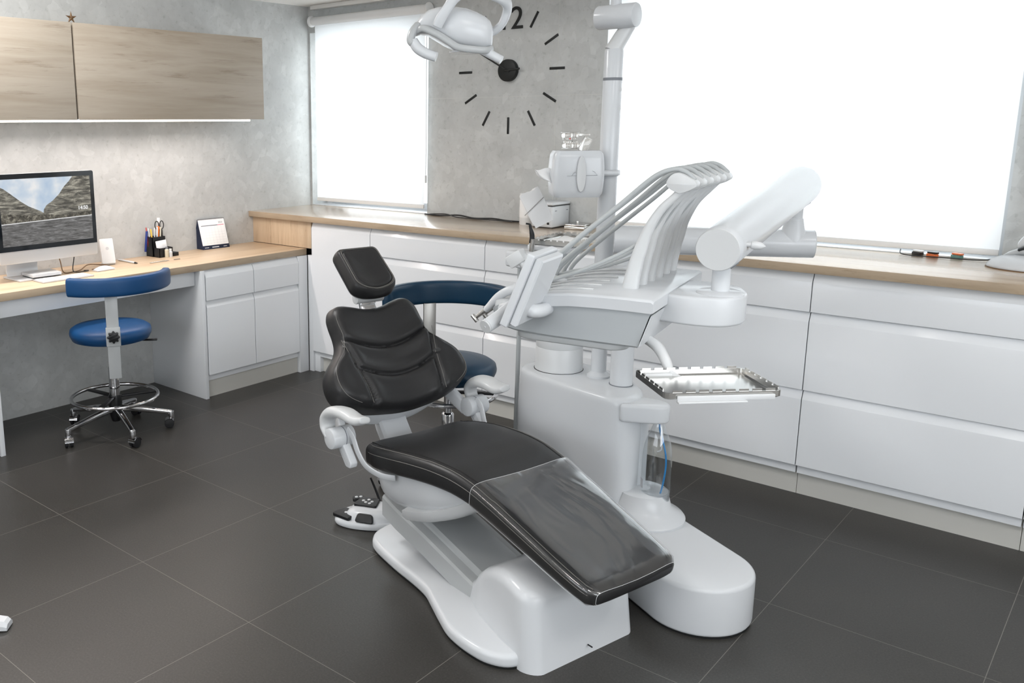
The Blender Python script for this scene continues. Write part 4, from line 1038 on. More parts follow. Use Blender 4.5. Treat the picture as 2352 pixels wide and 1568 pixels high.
for i, k in enumerate((0, 1, 2, 3, 4)):
    if i != 2: inst(i, k)
# square-headed lamp handpiece in the middle rest
e = bpy.data.objects.new('curing_lamp', None); col.objects.link(e); e.parent = cs; y = .19
bm = newbm(); sweep(bm, [(-.33, y, 1.09), (-.37, y, 1.12), (-.405, y, 1.15), (-.42, y, 1.17)], [(.012, .012), (.014, .013), (.014, .013), (.013, .012)], n=16, side=(0, 1, 0)); obj('lamp_handle', bm, 'light_grey_plastic', e)
bm = newbm(); box(bm, -.026, .024, -.02, .02, -.018, .018, .004, M=T(-.425, y, 1.165) @ Ry(-35)); obj('lamp_head', bm, 'light_grey_plastic', e)
bm = newbm(); cyl(bm, (-.405, y+.05, 1.18), (-.40, y+.05, 1.215), .006, n=12); obj('lamp_tip', bm, 'steel_brushed', e)
# touch panel tilted on its stub at the near left corner
pn = bpy.data.objects.new('control_panel', None); col.objects.link(pn); pn.parent = cs
Pd = Vector((.066, 0, .174)).normalized(); Pn = Vector((-Pd.z, 0, Pd.x)); P00 = Vector((-.289, 0, 1.04))
def PM(): return Matrix(((0, Pd.x, Pn.x, P00.x), (1, 0, 0, 0), (0, Pd.z, Pn.z, P00.z), (0, 0, 0, 1)))
bm = newbm(); prism(bm, round_poly([(-.142, -.008), (.018, -.008), (.018, .192), (-.142, .192)], .006), .022, .042, .003, M=PM()); obj('panel_frame', bm, 'white_plastic', pn)
bm = newbm(); prism(bm, [(-.132, .004), (.01, .004), (.01, .186), (-.132, .186)], .0, .0225, .004, 1, M=PM()); obj('panel_back', bm, 'white_plastic', pn, 20)
bm = newbm(); prism(bm, round_poly([(-.13, .004), (.006, .004), (.006, .18), (-.13, .18)], .003), .0421, .0428, 0, M=PM()); obj('panel_screen', bm, 'screen_black', pn)
bm = newbm(); sweep(bm, [(-.262, .01, 1.07), (-.26, -.04, 1.073), (-.27, -.07, 1.076), (-.29, -.08, 1.08)], [.017, .0175, .018, .015], n=24); obj('panel_stub', bm, 'white_plastic', pn)
bm = newbm(); sweep(bm, [(-.32, .03, 1.083), (-.335, -.03, 1.078), (-.352, -.09, 1.055), (-.368, -.137, 1.038)], [.018, .0185, .0185, .018], n=28, round_ends=False); hn = cpart('grip_handle', bm, 'white_plastic')
bm = newbm(); cyl(bm, (-.368, -.137, 1.038), (-.3695, -.141, 1.0365), .0178, n=28); cyl(bm, (-.3695, -.141, 1.0365), (-.370, -.1425, 1.036), .003, n=12); obj('handle_cap', bm, 'light_grey_plastic', hn)
# carrier for the lower tray
bm = newbm(); sweep(bm, [(-.03, .1, 1.0), (.005, .085, .985), (.03, .07, .957), (.048, .062, .925), (.075, .055, .913)], [.013, .014, .013, .012, .011], n=20); cpart('tray_arm', bm, 'light_grey_plastic')

# ---------------- steel tray on its carrier
def steel_tray(label, loc, rz, L2, W2, mt='steel'):
    t = thing('instrument_tray', label, 'tray', loc, rz, group='perforated steel instrument trays')
    bm = newbm(); h = .017
    oo = round_poly([(-L2, -W2), (L2, -W2), (L2, W2), (-L2, W2)], .016, 5); ii = round_poly([(-L2+.004, -W2+.004), (L2-.004, -W2+.004), (L2-.004, W2-.004), (-L2+.004, W2-.004)], .014, 5)
    mid = round_poly([(-L2+.010, -W2+.010), (L2-.010, -W2+.010), (L2-.010, W2-.010), (-L2+.010, W2-.010)], .012, 5)
    rings = [[(x*.4, y*.4, 0) for x, y in oo], [(x*.97, y*.96, 0) for x, y in oo], [(x, y, .003) for x, y in oo], [(x, y, h) for x, y in oo], [(x, y, h) for x, y in ii], [(x, y, .006) for x, y in ii], [(x, y, .003) for x, y in mid], [(x*.4, y*.4, .0025) for x, y in mid]]
    loft(bm, rings); obj('tray_pan', bm, mt, t, 14)
    # notched lip: small tabs round the rim
    def lip(p, q, n_):
        bm = newbm(); p, q = Vector(p), Vector(q); d = (q-p)/n_
        for k in range(n_):
            a = p+d*(k+.14); b = p+d*(k+.86); nrm = Vector((-d.y, d.x, 0)).normalized()*.0009
            vs = [a-nrm, b-nrm, b+nrm, a+nrm]
            add(bm, [(*v.xy, h-.002) for v in vs]+[(*v.xy, h+.0055) for v in vs], [(0, 1, 5, 4), (1, 2, 6, 5), (2, 3, 7, 6), (3, 0, 4, 7), (4, 5, 6, 7)])
        obj('notched_lip', bm, mt, t)
    e_ = .0025
    lip((-L2+.014, W2-e_, 0), (L2-.014, W2-e_, 0), 8); lip((L2-e_, -W2+.014, 0), (L2-e_, W2-.014, 0), 6); lip((-L2+e_, -W2+.014, 0), (-L2+e_, W2-.014, 0), 6); lip((-L2+.014, -W2+e_, 0), (L2-.014, -W2+e_, 0), 8)
    return t
tr1 = steel_tray('steel instrument tray with notched rim hanging at the right below the console', (-.787, 2.062, .922), math.radians(46.3), .139, .097)
TM = T(-.787, 2.062, .922) @ Rz(46.3)
bm = newbm(); box(bm, -.10, .06, -.055, .06, -.012, -.001, .004, M=TM); box(bm, -.115, -.045, .085, .112, -.008, .010, .003, M=TM); part('tray_carrier', bm, 'light_grey_plastic')
bm = newbm(); box(bm, -.112, .118, -.104, -.0985, -.002, .011, .002, M=TM); 
box(bm, -.112, .05, -.112, -.097, -.006, -.001, .002, M=TM); part('tray_holder_strip', bm, 'light_grey_plastic')

# ---------------- assistant side: arm, second tray, suction tips
bm = newbm(); sweep(bm, [(-1.715, 2.985, .78), (-1.715, 2.985, .9), (-1.73, 3.0, 1.02), (-1.74, 3.04, 1.07)], [.022, .021, .02, .018], n=24); part('assistant_arm', bm, 'white_plastic')
bm = newbm(); prism(bm, round_poly([(-1.85, 2.93), (-1.66, 2.9), (-1.67, 3.12), (-1.84, 3.15)], .03), 1.062, 1.082, .006); prism(bm, round_poly([(-1.90, 2.86), (-1.80, 2.84), (-1.72, 2.93), (-1.84, 2.96)], .02), 1.0, 1.062, .01, 3); part('assistant_holder', bm, 'white_plastic')
tr2 = steel_tray('steel instrument tray lined with white paper, behind the console by the lamp pole', (-1.752, 3.08, 1.083), math.radians(93), .139, .092)
bm = newbm(); M_ = T(-1.752, 3.08, 1.083) @ Rz(93); n_ = 10; vs = []
for i in range(n_+1):
    for j in range(n_+1): vs.append((-.118+.23*i/n_, -.078+.15*j/n_, .006+.003*math.sin(i*1.7+j)+.012*(i/n_ < .15)*(.5+.5*math.sin(j*2))))
tmp = newbm(); add(tmp, vs, [(i*(n_+1)+j, (i+1)*(n_+1)+j, (i+1)*(n_+1)+j+1, i*(n_+1)+j+1) for i in range(n_) for j in range(n_)]); merge(bm, tmp, M_)
tag(obj('paper_liner', bm, 'paper', None, 60), 'crumpled white paper liner in the tray by the lamp pole', 'paper')
bm = newbm(); cyl(bm, (-1.80, 2.898, 1.06), (-1.80, 2.898, 1.095), .0105, n=20); sn = part('suction_holder', bm, 'hose_grey')
bm = newbm(); sweep(bm, [(-1.80, 2.898, 1.095), (-1.80, 2.898, 1.125), (-1.806, 2.894, 1.155), (-1.808, 2.892, 1.166)], [.011, .0095, .0055, .004], n=16); cyl(bm, (-1.808, 2.892, 1.166), (-1.82, 2.884, 1.168), .0035, n=10); part('suction_tip', bm, 'black_plastic')
bm = newbm(); sweep(bm, [(-1.93, 3.02, 1.0), (-1.93, 3.03, .8), (-1.93, 3.03, .5), (-1.93, 3.03, .25), (-1.91, 3.03, .1), (-1.85, 3.01, .06), (-1.8, 3.0, .1)], .009, n=14); part('suction_hose', bm, 'hose_grey')
bm = newbm(); sweep(bm, [(-1.85, 2.93, 1.03), (-1.90, 2.98, 1.02), (-1.93, 3.02, 1.0)], [.014, .013, .012], n=14); part('hose_socket', bm, 'light_grey_plastic')
# sterilisation pouch propped on the holder
PMx = T(-1.785, 2.905, 1.222) @ Rz(42.7) @ Ry(-27)
bm = newbm(); n_ = 12; vs = []
for i in range(n_+1):
    for j in range(2):
        pass
rings = []
for k in range(13):
    z = -.062+.137*k/12; pf = .010*math.sin(PI*min(1, (k+.2)/12.5))**.7; wv = .040-.004*(k < 2)
    rings.append([(wv*math.cos(a), -(pf*abs(math.sin(a))+.0006)*math.copysign(1, math.sin(a)) if abs(math.sin(a)) > .01 else 0, z+(.0025*(k == 12)*(1 if int(a*9) % 2 else -1))) for a in [2*PI*i/32 for i in range(32)]])
loft(bm, rings, M=PMx)
u = thing('instrument_pouch', 'white sterilisation pouch standing tilted beside the tissue box', 'pouch'); obj('pouch_body', bm, 'paper', u, 60)
bm = newbm(); box(bm, -.05, .048, -.013, -.0115, .018, .0205, .0004, M=PMx @ Ry(-18)); obj('closing_wire', bm, 'steel_brushed', u)

# ---------------- operating light, hung from the pole by an arm above the frame
ol = thing('operating_light', 'white dental operating light with two curved handles hanging at the top', 'operating light', (-1.631, 2.181, 1.821), math.radians(42.7))
def opart(n_, bm, mt='white_plastic', ang=50, p=ol): return obj(n_, bm, mt, p, ang)
bm = newbm(); rings = []
for x, zt, zb, yh in [(-.128, -.002, -.03, .02), (-.122, .008, -.028, .034), (-.108, .028, -.024, .05), (-.085, .044, -.026, .068), (-.06, .051, -.04, .082), (-.035, .054, -.055, .09), (-.01, .052, -.066, .095), (.02, .048, -.071, .095), (.05, .038, -.073, .09), (.075, .026, -.073, .082), (.09, .015, -.071, .07), (.097, .002, -.066, .055), (.1, -.015, -.058, .035)]:
    zc = (zt+zb)/2; hh = (zt-zb)/2
    rings.append([(x, yh*math.copysign(abs(math.cos(a))**.7, math.cos(a)), zc+hh*math.copysign(abs(math.sin(a))**.75, math.sin(a))) for a in [2*PI*i/36 for i in range(36)]])
loft(bm, rings); opart('lamp_head', bm)
# grey rim along the underside with the lens
bm = newbm(); sweep(bm, [(-.128, -.03, -.022), (-.112, -.056, -.012), (-.095, -.07, -.014), (-.06, -.083, -.032), (-.03, -.090, -.052), (-.005, -.096, -.067), (.04, -.094, -.073), (.075, -.082, -.074), (.095, -.055, -.068)], [(.010, .006)]*2, n=12, side=(0, .2, 1)); opart('rim_band', bm, 'grey_plastic')
bm = newbm(); rings = [[(.035+f*.055*math.cos(a), .01+.06*f*math.sin(a), z0) for a in [2*PI*i/32 for i in range(32)]] for f, z0 in ((1, -.07), (1, -.0745), (.9, -.0755))]
loft(bm, rings); opart('lens', bm, 'lens_glass')
bm = newbm(); sweep(bm, [(-.118, -.035, .0), (-.132, -.045, -.02), (-.138, -.05, -.042), (-.132, -.055, -.052)], [(.016, .011), (.015, .012), (.013, .012), (.012, .012)], n=16, side=(0, 1, 0)); opart('grey_fork', bm, 'grey_plastic')
bm = newbm(); sweep(bm, [(-.131, -.05, -.046), (-.118, -.058, -.066), (-.095, -.066, -.081), (-.068, -.074, -.091)], [.0145, .0152, .0148, .014], n=22, round_ends=False); h1 = opart('handle', bm)
bm = newbm(); cyl(bm, (-.0685, -.074, -.0908), (-.0655, -.0748, -.0918), .0136, n=22); obj('handle_cap', bm, 'light_grey_plastic', h1)
bm = newbm(); sweep(bm, [(.055, -.05, -.066), (.075, -.06, -.076), (.098, -.07, -.089), (.118, -.078, -.100)], [.0125, .0125, .0125, .0118], n=22, round_ends=False); h2 = opart('handle', bm)
bm = newbm(); cyl(bm, (.1175, -.0778, -.0998), (.1205, -.079, -.1014), .0115, n=22); obj('handle_cap', bm, 'light_grey_plastic', h2)
# yoke
bm = newbm(); sweep(bm, [(-.066, -.098, -.01), (-.056, -.104, .012), (-.036, -.108, .042), (-.016, -.108, .07), (.02, -.095, .088), (.07, -.07, .088), (.115, -.04, .078), (.142, -.01, .062), (.146, .01, .04), (.134, .02, .008), (.112, .03, -.012), (.09, .03, -.02)],
    [(.014, .006), (.015, .008), (.014, .011), (.017, .014), (.021, .014), (.021, .013), (.02, .012), (.018, .013), (.017, .013), (.016, .012), (.015, .012), (.014, .01)], n=18, side=(1, 0, -.3), k=6, sq=2.6); opart('yoke', bm)
bm = newbm(); cyl(bm, (.05, -.08, .08), (.05, -.06, .21), .017, n=28); cyl(bm, (.05, -.06, .19), (.05, -.06, .32), .022, n=28, bev=.004); opart('suspension', bm)
pp = Matrix.Rotation(-math.radians(42.7), 4, 'Z') @ Vector((-1.545+1.631, 2.985-2.181, 0))
bm = newbm(); cyl(bm, (pp.x, pp.y, .11), (pp.x, pp.y, .36), .018, n=28); cyl(bm, (pp.x, pp.y, .345), (.05, -.06, .345), .024, n=32, bev=.004); opart('ceiling_boom', bm)
bm = newbm(); cyl(bm, (.05, -.06, .31), (.05, -.06, .375), .03, n=28, bev=.005); opart('boom_joint', bm)

# ---------------- tissue box clamped to the pole
tb = thing('tissue_dispenser', 'white barrel-shaped tissue dispenser clamped to the lamp pole', 'tissue dispenser', (-1.606, 2.862, 1.283), math.radians(42.7))
bm = newbm(); rings = []; H_ = .162
for k in range(13):
    z = H_*k/12; b_ = .006*math.sin(PI*k/12); e_ = .006 if k in (0, 12) else 0
    o_ = round_poly([(-.088-b_+e_, -.05-b_*.8+e_), (.084+b_-e_, -.05-b_*.8+e_), (.084+b_-e_, .04-e_), (-.088-b_+e_, .04-e_)], .02, 5); rings.append([(x, y-(.012*math.cos(x/.1*1.3) if y < 0 else 0), z) for x, y in o_])
loft(bm, rings); tbx = obj('dispenser_case', bm, 'white_plastic', tb, 50)
bm = newbm(); rings = [[(.004+.0165*f*math.cos(a), -.0675+yy, .082+.063*f*math.sin(a)) for a in [2*PI*i/32 for i in range(32)]] for f, yy in ((1.0, .002), (.96, -.0012), (.5, .0006), (.1, .001))]; loft(bm, rings); obj('grip_recess', bm, 'light_grey_plastic', tbx)
bm = newbm(); P = [(-.045, -.064, .076), (-.03, -.0665, .076), (-.022, -.067, .088), (-.016, -.0672, .09), (-.03, -.0665, .077), (.06, -.064, .078), (.05, -.065, .09), (.042, -.0655, .093)]; sweep(bm, P, .0005, n=5, smooth=False, round_ends=False); obj('print_line', bm, 'ink_grey', tbx)
bm = newbm(); sweep(bm, [(.08, .0, .08), (.11, .0, .081), (.15, .004, .081)], [.0105, .011, .0105], n=20); 
lathe(bm, [(.034, .07), (.042, .072), (.042, .09), (.034, .092), (.034, .07)], 32, T(.1283, .049, 0), cap=False); obj('pole_clamp', bm, 'white_plastic', tb)
# pole clamp centre must sit on the pole axis
bm = newbm(); vs = []; nn = 8
for i in range(nn+1):
    for j in range(nn+1):
        a, b = i/nn, j/nn
        x = -.088-.062*a; z = .098+.004*math.sin(a*6)-b*(.052*(1-a)**.6+.002)-.03*math.sin(b*PI)*(.4+.6*(1-a))*(b)
        vs.append((x+.012*b*math.sin(b*3), -.02+.016*math.sin(b*5+a*3)*(1-.3*a), z))
add(bm, vs, [(i*(nn+1)+j, (i+1)*(nn+1)+j, (i+1)*(nn+1)+j+1, i*(nn+1)+j+1) for i in range(nn) for j in range(nn)]); obj('tissue', bm, 'paper', tb, 80)
# clear jaw model on the dispenser
jm = thing('dental_model', 'small clear dental jaw model standing on the tissue dispenser', 'dental model', (-1.606, 2.862, 1.4495), math.radians(42.7))
def arc(bm, cx_, cy_, r0, r1, z0, z1, a0=0, a1=180, M=None, n=18):
    o_ = [(cx_+r1*math.cos(math.radians(a0+(a1-a0)*i/n)), cy_+r1*math.sin(math.radians(a0+(a1-a0)*i/n))) for i in range(n+1)]+[(cx_+r0*math.cos(math.radians(a1-(a1-a0)*i/n)), cy_+r0*math.sin(math.radians(a1-(a1-a0)*i/n))) for i in range(n+1)]
    prism(bm, o_, z0, z1, .001, 1, M=M)
def jaw(nm, M, up_):
    bm = newbm(); arc(bm, 0, 0, .012, .031, 0, .016, 180, 360, M); arc(bm, 0, 0, .0, .033, -.004, 0, 180, 360, M); j = obj(nm, bm, 'clear_acrylic', jm, 50)
    for k in range(10):
        a = math.radians(190+160*k/9); bm = newbm(); box(bm, -.0032, .0032, -.003, .003, .014, .024, .0018, 2, M=M @ T(.0225*math.cos(a), .0225*math.sin(a), 0) @ Rz(math.degrees(a)+90)); obj('tooth', bm, 'clear_acrylic', j)
    return j
jaw('lower_jaw', T(-.022, .006, .005), 1)
uj = jaw('upper_jaw', T(-.026, .006, .056) @ Rx(180) @ Rz(180), -1)
bm = newbm(); box(bm, .0, .03, -.012, .012, 0, .052, .004, M=T(.002, 0, 0) @ Ry(28)); box(bm, .004, .042, -.014, .014, .046, .054, .002); obj('hinge_block', bm, 'clear_acrylic', jm)
bm = newbm(); cyl(bm, (-.032, -.028, .037), (-.032, -.0275, .037), .0028, n=12); obj('red_spot', bm, 'pen_red', jm)
bm = newbm(); cyl(bm, (-.024, -.029, .028), (-.024, -.0285, .028), .002, n=12); obj('dark_spot', bm, 'black_plastic', jm)

# ---------------- water bottle
wb = thing('water_bottle', 'clear plastic water bottle with a blue tube hanging under its bracket', 'bottle', (-1.243, 2.865, .205))
bp_ = [(0, .008), (.012, .004), (.03, .0), (.042, .006), (.0485, .03), (.050, .06), (.0505, .17), (.0495, .2), (.044, .235), (.033, .27), (.022, .298), (.0145, .318), (.0145, .33)]
bm = newbm(); lathe(bm, bp_, 48, cap=False)
for v_ in bm.verts:
    if v_.co.z < .03 and v_.co.xy.length > .01:
        a = math.atan2(v_.co.y, v_.co.x); f = 1-.1*max(0, math.cos(5*a))*(1-v_.co.z/.03); v_.co.x *= f; v_.co.y *= f
obj('bottle_shell', bm, 'clear_bottle', wb, 60)
bm = newbm(); lathe(bm, [(0, .01), (.03, .004), (.04, .01), (.047, .032), (.0485, .062), (0, .0625)], 40); obj('water', bm, 'water', wb, 40)
bm = newbm(); sweep(bm, [(.0, .0, .335), (.006, -.006, .29), (.022, -.01, .25), (.034, -.008, .2), (.036, -.008, .15), (.028, -.01, .08), (.018, -.012, .03), (.014, -.012, .018)], .0032, n=12); tu = obj('blue_tube', bm, 'tube_blue', wb)
bm = newbm(); cyl(bm, (.014, -.012, .012), (.0155, -.012, .034), .0075, .005, n=18, bev=.001); obj('tube_filter', bm, 'tube_blue', tu)
bm = newbm(); sweep(bm, [(.008, -.01, .335), (.016, -.014, .28), (.02, -.016, .225), (.006, -.018, .212)], .0022, n=8); obj('air_tube', bm, 'white_plastic', wb)
bm = newbm(); P = []
for k in range(7):
    a = math.radians(-165+k*7); P.append((.0508*math.cos(a), .0508*math.sin(a)))
vs = [(x, y, z) for x, y in P for z in (.075, .108)]
add(bm, vs, [(2*i, 2*i+2, 2*i+3, 2*i+1) for i in range(6)]); obj('bottle_label', bm, 'faint_ink', wb)
bm = newbm(); cyl(bm, (0, 0, .322), (0, 0, .338), .018, n=28); obj('bottle_cap', bm, 'white_plastic', wb)

# ================================================================== STOOLS
def stool(label, loc, leather_, rbase, zseat, zb0, arc0, arc1, rb, post_ang, post_r, z_post, ring_r, ring_z, chrome_post, barw=.045):
    t = thing('dental_stool', label, 'stool', (*loc, 0), 0, 'two upholstered stools with arc backrests')
    # five-star base
    for k in range(5):
        a = math.radians(rbase+72*k); c, s_ = math.cos(a), math.sin(a)
        bm = newbm(); sweep(bm, [(c*.03, s_*.03, .125), (c*.12, s_*.12, .112), (c*.22, s_*.22, .093), (c*.275, s_*.275, .082)], [(.016, .017), (.0145, .015), (.013, .012), (.0125, .011)], n=16, side=(-s_, c, 0), sq=3); lg = obj('base_leg', bm, 'chrome', t)
        bm = newbm(); cyl(bm, (c*.275, s_*.275, .05), (c*.275, s_*.275, .088), .0145, n=20, bev=.002); obj('caster_stem', bm, 'chrome', lg)
        b = a+1.1+k; p = Vector((c*.275+.012*math.cos(b), s_*.275+.012*math.sin(b), .0245)); ax = Vector((-math.sin(b), math.cos(b), 0))
        bm = newbm(); cyl(bm, p-ax*.019, p-ax*.006, .0245, n=28, bev=.003); obj('caster_wheel', bm, 'rubber', lg)
        bm = newbm(); cyl(bm, p+ax*.006, p+ax*.019, .0245, n=28, bev=.003); obj('caster_wheel', bm, 'rubber', lg)
        bm = newbm(); hood = []
        for sd in (-.0205, .0205):
            hood.append([tuple(p+ax*sd+Vector((math.cos(b)*.0275*math.cos(th), math.sin(b)*.0275*math.cos(th), .0275*math.sin(th)))) for th in [math.radians(10+i*16) for i in range(11)]])
        loft(bm, hood, cap=False, closed=False); bmesh.ops.solidify(bm, geom=bm.faces[:], thickness=.002); obj('caster_hood', bm, 'chrome', lg)
    bm = newbm(); lathe(bm, [(0, .06), (.02, .06), (.03, .09), (.034, .13), (.034, .19), (.03, .2), (0, .2)], 32); obj('hub', bm, 'black_plastic', t)
    bm = newbm(); lathe(bm, [(0, .19), (.026, .19), (.027, .2), (.026, .34), (.024, .345), (.017, .35), (.017, zseat-.06), (0, zseat-.06)], 32); obj('gas_column', bm, 'chrome', t)
    # foot ring with spokes
    bm = newbm(); sweep(bm, [(ring_r*math.cos(2*PI*i/64), ring_r*math.sin(2*PI*i/64), ring_z) for i in range(65)], .0095, n=12, smooth=False, round_ends=False); rg = obj('foot_ring', bm, 'chrome', t)
    for k in range(3):
        a = math.radians(rbase+36+120*k); bm = newbm(); box(bm, .02, ring_r-.005, -.014, .014, ring_z-.006, ring_z+.004, .002, M=Rz(math.degrees(a))); obj('ring_spoke', bm, 'black_plastic', rg)
    # seat
    bm = newbm(); r = .2
    lathe(bm, [(0, zseat-.07), (r-.03, zseat-.07), (r-.012, zseat-.064), (r-.001, zseat-.04), (r, zseat-.03), (r-.004, zseat-.012), (r-.022, zseat+.0), (r*.6, zseat+.007), (0, zseat+.01)], 56); obj('seat', bm, leather_, t, 60)
    bm = newbm(); lathe(bm, [(0, zseat-.085), (.09, zseat-.085), (.12, zseat-.07), (0, zseat-.07)], 32); obj('seat_plate', bm, 'black_plastic', t)
    a = math.radians(post_ang+75); bm = newbm(); sweep(bm, [(.05*math.cos(a), .05*math.sin(a), zseat-.078), (.19*math.cos(a), .19*math.sin(a), zseat-.08), (.225*math.cos(a), .225*math.sin(a), zseat-.078)], [(.007, .004), (.01, .005), (.012, .006)], n=12); obj('lever', bm, 'black_plastic', t)
    # flat post with clamp and knob
    a = math.radians(post_ang); c, s_ = math.cos(a), math.sin(a); mp_ = 'steel_brushed' if chrome_post else 'grey_plastic'
    bm = newbm(); box(bm, -.005, .005, -.0285, .0285, z_post, zb0+.001, .002, M=T(c*post_r, s_*post_r, 0) @ Rz(post_ang)); obj('back_post', bm, mp_, t)
    bm = newbm(); box(bm, -.01, .014, -.033, .033, zseat-.045, zseat+.045, .003, M=T(c*post_r, s_*post_r, 0) @ Rz(post_ang)); ck_ = obj('post_clamp', bm, mp_, t)
    bm = newbm(); kn = [((.026+.004*math.cos(8*th))*math.cos(th), (.026+.004*math.cos(8*th))*math.sin(th)) for th in [2*PI*i/64 for i in range(64)]]; prism(bm, kn, 0, .02, .004, 2, M=T(c*(post_r+.014), s_*(post_r+.014), zseat+.002) @ Rz(post_ang) @ Ry(90)); obj('clamp_knob', bm, 'black_plastic', ck_)
    bm = newbm(); box(bm, .0, post_r, -.02, .02, zseat-.085, zseat-.078, .001, M=Rz(post_ang)); obj('seat_bracket', bm, mp_, t)
    # arc backrest
    bm = newbm(); P = []
    for i in range(15):
        th = math.radians(arc0+(arc1-arc0)*i/14); P.append((rb*math.cos(th), rb*math.sin(th), zb0+.045))
    sweep(bm, P, [(barw, .022)]*2, n=28, side=(0, 0, 1), sq=4, k=4); obj('backrest', bm, leather_, t, 60)
    return t
stool('blue stool at the desk, its arc backrest towards the room', (-3.87, 2.33), 'blue_leather', -88, .56, .755, -69, 50, .285, -29, .262, .355, .213, .19, False, .044)
stool('dark teal stool half hidden behind the dental chair', (-2.164, 2.868), 'teal_leather', -2, .575, .77, 208, 62, .262, 148, .238, .42, .2, .44, True, .05)

# ================================================================== ON THE COUNTER
ZC_ = .985
u = thing('wipe_canister', 'plain white cylindrical canister on the counter by the pillar', 'canister', (-2.665, 4.235, ZC_))
bm = newbm(); lathe(bm, [(0, 0), (.041, 0), (.043, .004), (.043, .14), (.0435, .142), (.0435, .168), (.04, .173), (0, .174)], 40); obj('canister_body', bm, 'white_matte', u)
bm = newbm(); lathe(bm, [(.0432, .04), (.0436, .041), (.0436, .135), (.0432, .136)], 40, cap=False); obj('paper_label', bm, 'paper', u)
u = thing('counter_device', 'small white box-shaped device with dark lid line on the counter', 'appliance', (-2.452, 4.14, ZC_), math.radians(-2))
bm = newbm(); box(bm, -.13, .0, .0, .17, .004, .118, .008, 3); obj('case', bm, 'white_plastic', u)
bm = newbm(); box(bm, -.131, .001, -.001, .171, .118, .121); obj('lid_gap', bm, 'black_plastic', u)
bm = newbm(); box(bm, -.133, .003, -.003, .173, .121, .136, .006, 3); obj('lid', bm, 'white_plastic', u)
bm = newbm(); box(bm, -.12, -.005, .006, .164, 0, .005); obj('foot', bm, 'black_plastic', u)
bm = newbm(); box(bm, -.092, -.012, -.0015, .0, .014, .11, .001); fp = obj('front_plate', bm, 'light_grey_plastic', u)
bm = newbm(); box(bm, -.03, -.016, -.0035, -.001, .02, .032, .001); obj('button', bm, 'black_plastic', fp)
bm = newbm(); box(bm, -.032, -.02, -.0035, -.001, .075, .085, .001); obj('indicator', bm, 'black_plastic', fp)
for yy in (.025, .135):
    bm = newbm(); box(bm, -.0005, .0006, yy, yy+.018, .09, .094); obj('badge', bm, 'ink_grey', u)
u = thing('steel_box', 'low shiny steel instrument box on the counter beside the small device', 'box', (-2.345, 4.175, ZC_), math.radians(10))
bm = newbm(); box(bm, -.05, .06, .0, .12, 0, .018, .004, 2); obj('box_base', bm, 'steel', u)
bm = newbm(); box(bm, -.048, .058, .002, .118, .0185, .027, .004, 2); obj('box_lid', bm, 'steel', u)
bm = newbm(); cyl(bm, (.005, .05, .027), (.005, .05, .042), .006, n=16, bev=.002); obj('lid_knob', bm, 'steel', u)
cable('counter_cable', 'black cable lying on the counter along the foot of the grey pillar', [(-3.43, 4.285, ZC_+.005), (-3.3, 4.27, ZC_+.005), (-3.18, 4.295, ZC_+.012), (-3.05, 4.27, ZC_+.005), (-2.93, 4.285, ZC_+.01), (-2.83, 4.28, ZC_+.005), (-2.73, 4.285, ZC_+.005)], .0045)
cable('counter_cable', 'second thinner black cable looping beside the first on the counter', [(-3.42, 4.302, ZC_+.004), (-3.28, 4.3, ZC_+.012), (-3.15, 4.24, ZC_+.006), (-3.0, 4.24, ZC_+.006), (-2.9, 4.25, ZC_+.006), (-2.78, 4.262, ZC_+.004)], .003)
u = thing('eyeglasses', 'black safety glasses lying on the sill under the small window', 'glasses', (-4.27, 4.372, 1.012), math.radians(4))
for s_ in (-1, 1):
    bm = newbm(); P = [(s_*.032+.024*math.cos(a), .004*math.cos(a*.5), .018+.016*math.sin(a)) for a in [2*PI*i/24 for i in range(25)]]; sweep(bm, P, .0035, n=8, smooth=False, round_ends=False); obj('lens_rim', bm, 'black_plastic', u)
    bm = newbm(); sweep(bm, [(s_*.056, 0, .022), (s_*.06, .03, .02), (s_*.05, .07, .01)], [(.002, .005)]*2, n=8); obj('temple', bm, 'black_plastic', u)
    bm = newbm(); rings = [[(s_*.032+.022*math.cos(a), .002+o_, .018+.014*math.sin(a)) for a in [2*PI*i/20 for i in range(20)]] for o_ in (-.0008, .0008)]; loft(bm, rings); obj('lens', bm, 'screen_black', u)
for (x, y, c1, c2, lb) in [(-.795, 4.345, 'black_plastic', 'white_plastic', 'small black and white cartridge on the counter, leftmost of the three'), (-.738, 4.325, 'orange_plastic', 'black_plastic', 'small orange and black cartridge on the counter, middle of the three'), (-.655, 4.345, 'teal_plastic', 'orange_plastic', 'small teal and orange cartridge on the counter, rightmost of the three')]:
    t = thing('cartridge', lb, 'cartridge', (x, y-.04, ZC_), math.radians(-30)); bm = newbm(); box(bm, -.022, .018, -.012, .012, 0, .014, .003); obj('cartridge_body', bm, c1, t)
    bm = newbm(); box(bm, -.02, .02, -.011, .011, .0143, .022, .003); obj('cartridge_top', bm, c2, t)
cable('white_cable', 'thin dark cable leading to the white device at the right edge', [(-.86, 4.30, ZC_+.02), (-.85, 4.27, ZC_+.006), (-.8, 4.25, ZC_+.004), (-.72, 4.26, ZC_+.004), (-.66, 4.255, ZC_+.005), (-.6, 4.265, ZC_+.004), (-.55, 4.27, ZC_+.008), (-.53, 4.3, ZC_+.012), (-.5, 4.27, ZC_+.012)], .0025)
u = thing('desktop_device', 'white dome-based device with a raised curved arm at the right edge', 'appliance', (-.385, 4.175, ZC_))
bm = newbm(); lathe(bm, [(0, 0), (.135, 0), (.14, .004), (.139, .012), (.125, .03), (.1, .043), (.06, .05), (0, .052)], 56, S(1.1, .85, 1)); obj('dome_base', bm, 'white_plastic', u, 60)
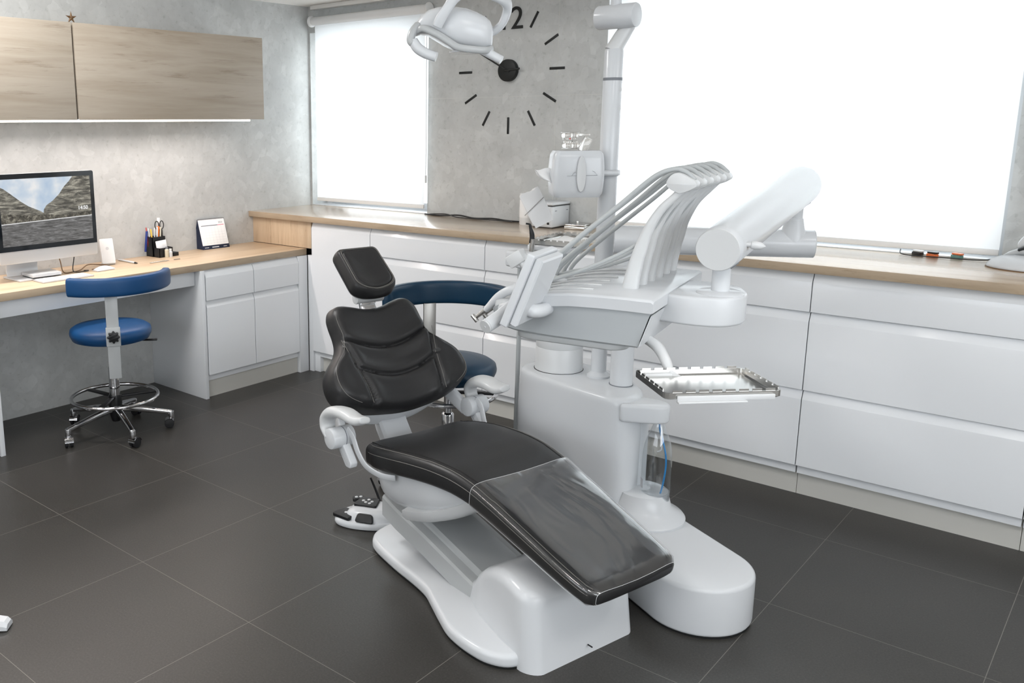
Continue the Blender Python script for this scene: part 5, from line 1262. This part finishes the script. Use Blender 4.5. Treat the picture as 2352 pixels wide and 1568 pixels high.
bm = newbm(); lathe(bm, [(0, -.0), (.142, .0), (.1425, .003), (0, .0035)], 56, S(1.1, .85, 1)); obj('base_ring', bm, 'copper_brown', u)
bm = newbm(); sweep(bm, [(-.11, .02, .035), (-.07, .02, .055), (-.03, .02, .065), (.03, .02, .06)], [(.006, .004), (.03, .012), (.042, .018), (.04, .018)], n=20, side=(0, 1, 0), sq=2.4); obj('grey_saddle', bm, 'grey_plastic', u)
bm = newbm(); sweep(bm, [(-.04, .03, .065), (-.045, .03, .09), (-.015, .03, .125), (.03, .03, .145), (.09, .03, .15)], [(.02, .018), (.024, .02), (.026, .022), (.026, .022), (.025, .02)], n=24, side=(0, 1, 0)); obj('curved_arm', bm, 'white_plastic', u)
bm = newbm(); sweep(bm, [(-.055, .0, .07), (-.02, -.002, .083), (.02, .0, .075)], [(.02, .008), (.024, .01), (.02, .01)], n=16, side=(0, 1, 0)); obj('dark_inlay', bm, 'black_plastic', u)
# leg of a white stand entering at the lower left
u = thing('mobile_stand', 'white stand whose foot reaches in at the lower left edge', 'stand', (-2.95, .72, 0))
bm = newbm(); M_ = T(.0, .0, 0) @ Rz(43)
for k in range(1):
    bm2 = newbm(); loft(bm2, [[(x, y*f, z*h_) for y, z in ((-.03, .004), (-.03, .02), (-.018, .034), (.018, .034), (.03, .02), (.03, .004))] for x, f, h_ in ((0, 1.1, 1.4), (.3, 1, 1.2), (.52, .95, 1.0), (.555, .9, .85), (.565, .8, .6))], M=M_); merge(bm, bm2)
obj('foot', bm, 'white_plastic', u, 30)
for a in (163, 283):
    bm = newbm(); loft(bm, [[(x, y*f, z*h_) for y, z in ((-.03, .004), (-.03, .02), (-.018, .034), (.018, .034), (.03, .02), (.03, .004))] for x, f, h_ in ((0, 1.1, 1.4), (.2, 1, 1.2), (.3, .95, 1.0), (.33, .8, .6))], M=Rz(a)); obj('foot', bm, 'white_plastic', u, 30)
bm = newbm(); cyl(bm, (0, 0, 0), (0, 0, .06), .05, n=32, bev=.008); cyl(bm, (0, 0, .05), (0, 0, .7), .016, n=24); obj('stand_pole', bm, 'white_plastic', u)
bm = newbm(); box(bm, -.15, .1, -.15, .1, .7, .73, .01); obj('shelf', bm, 'white_plastic', u)
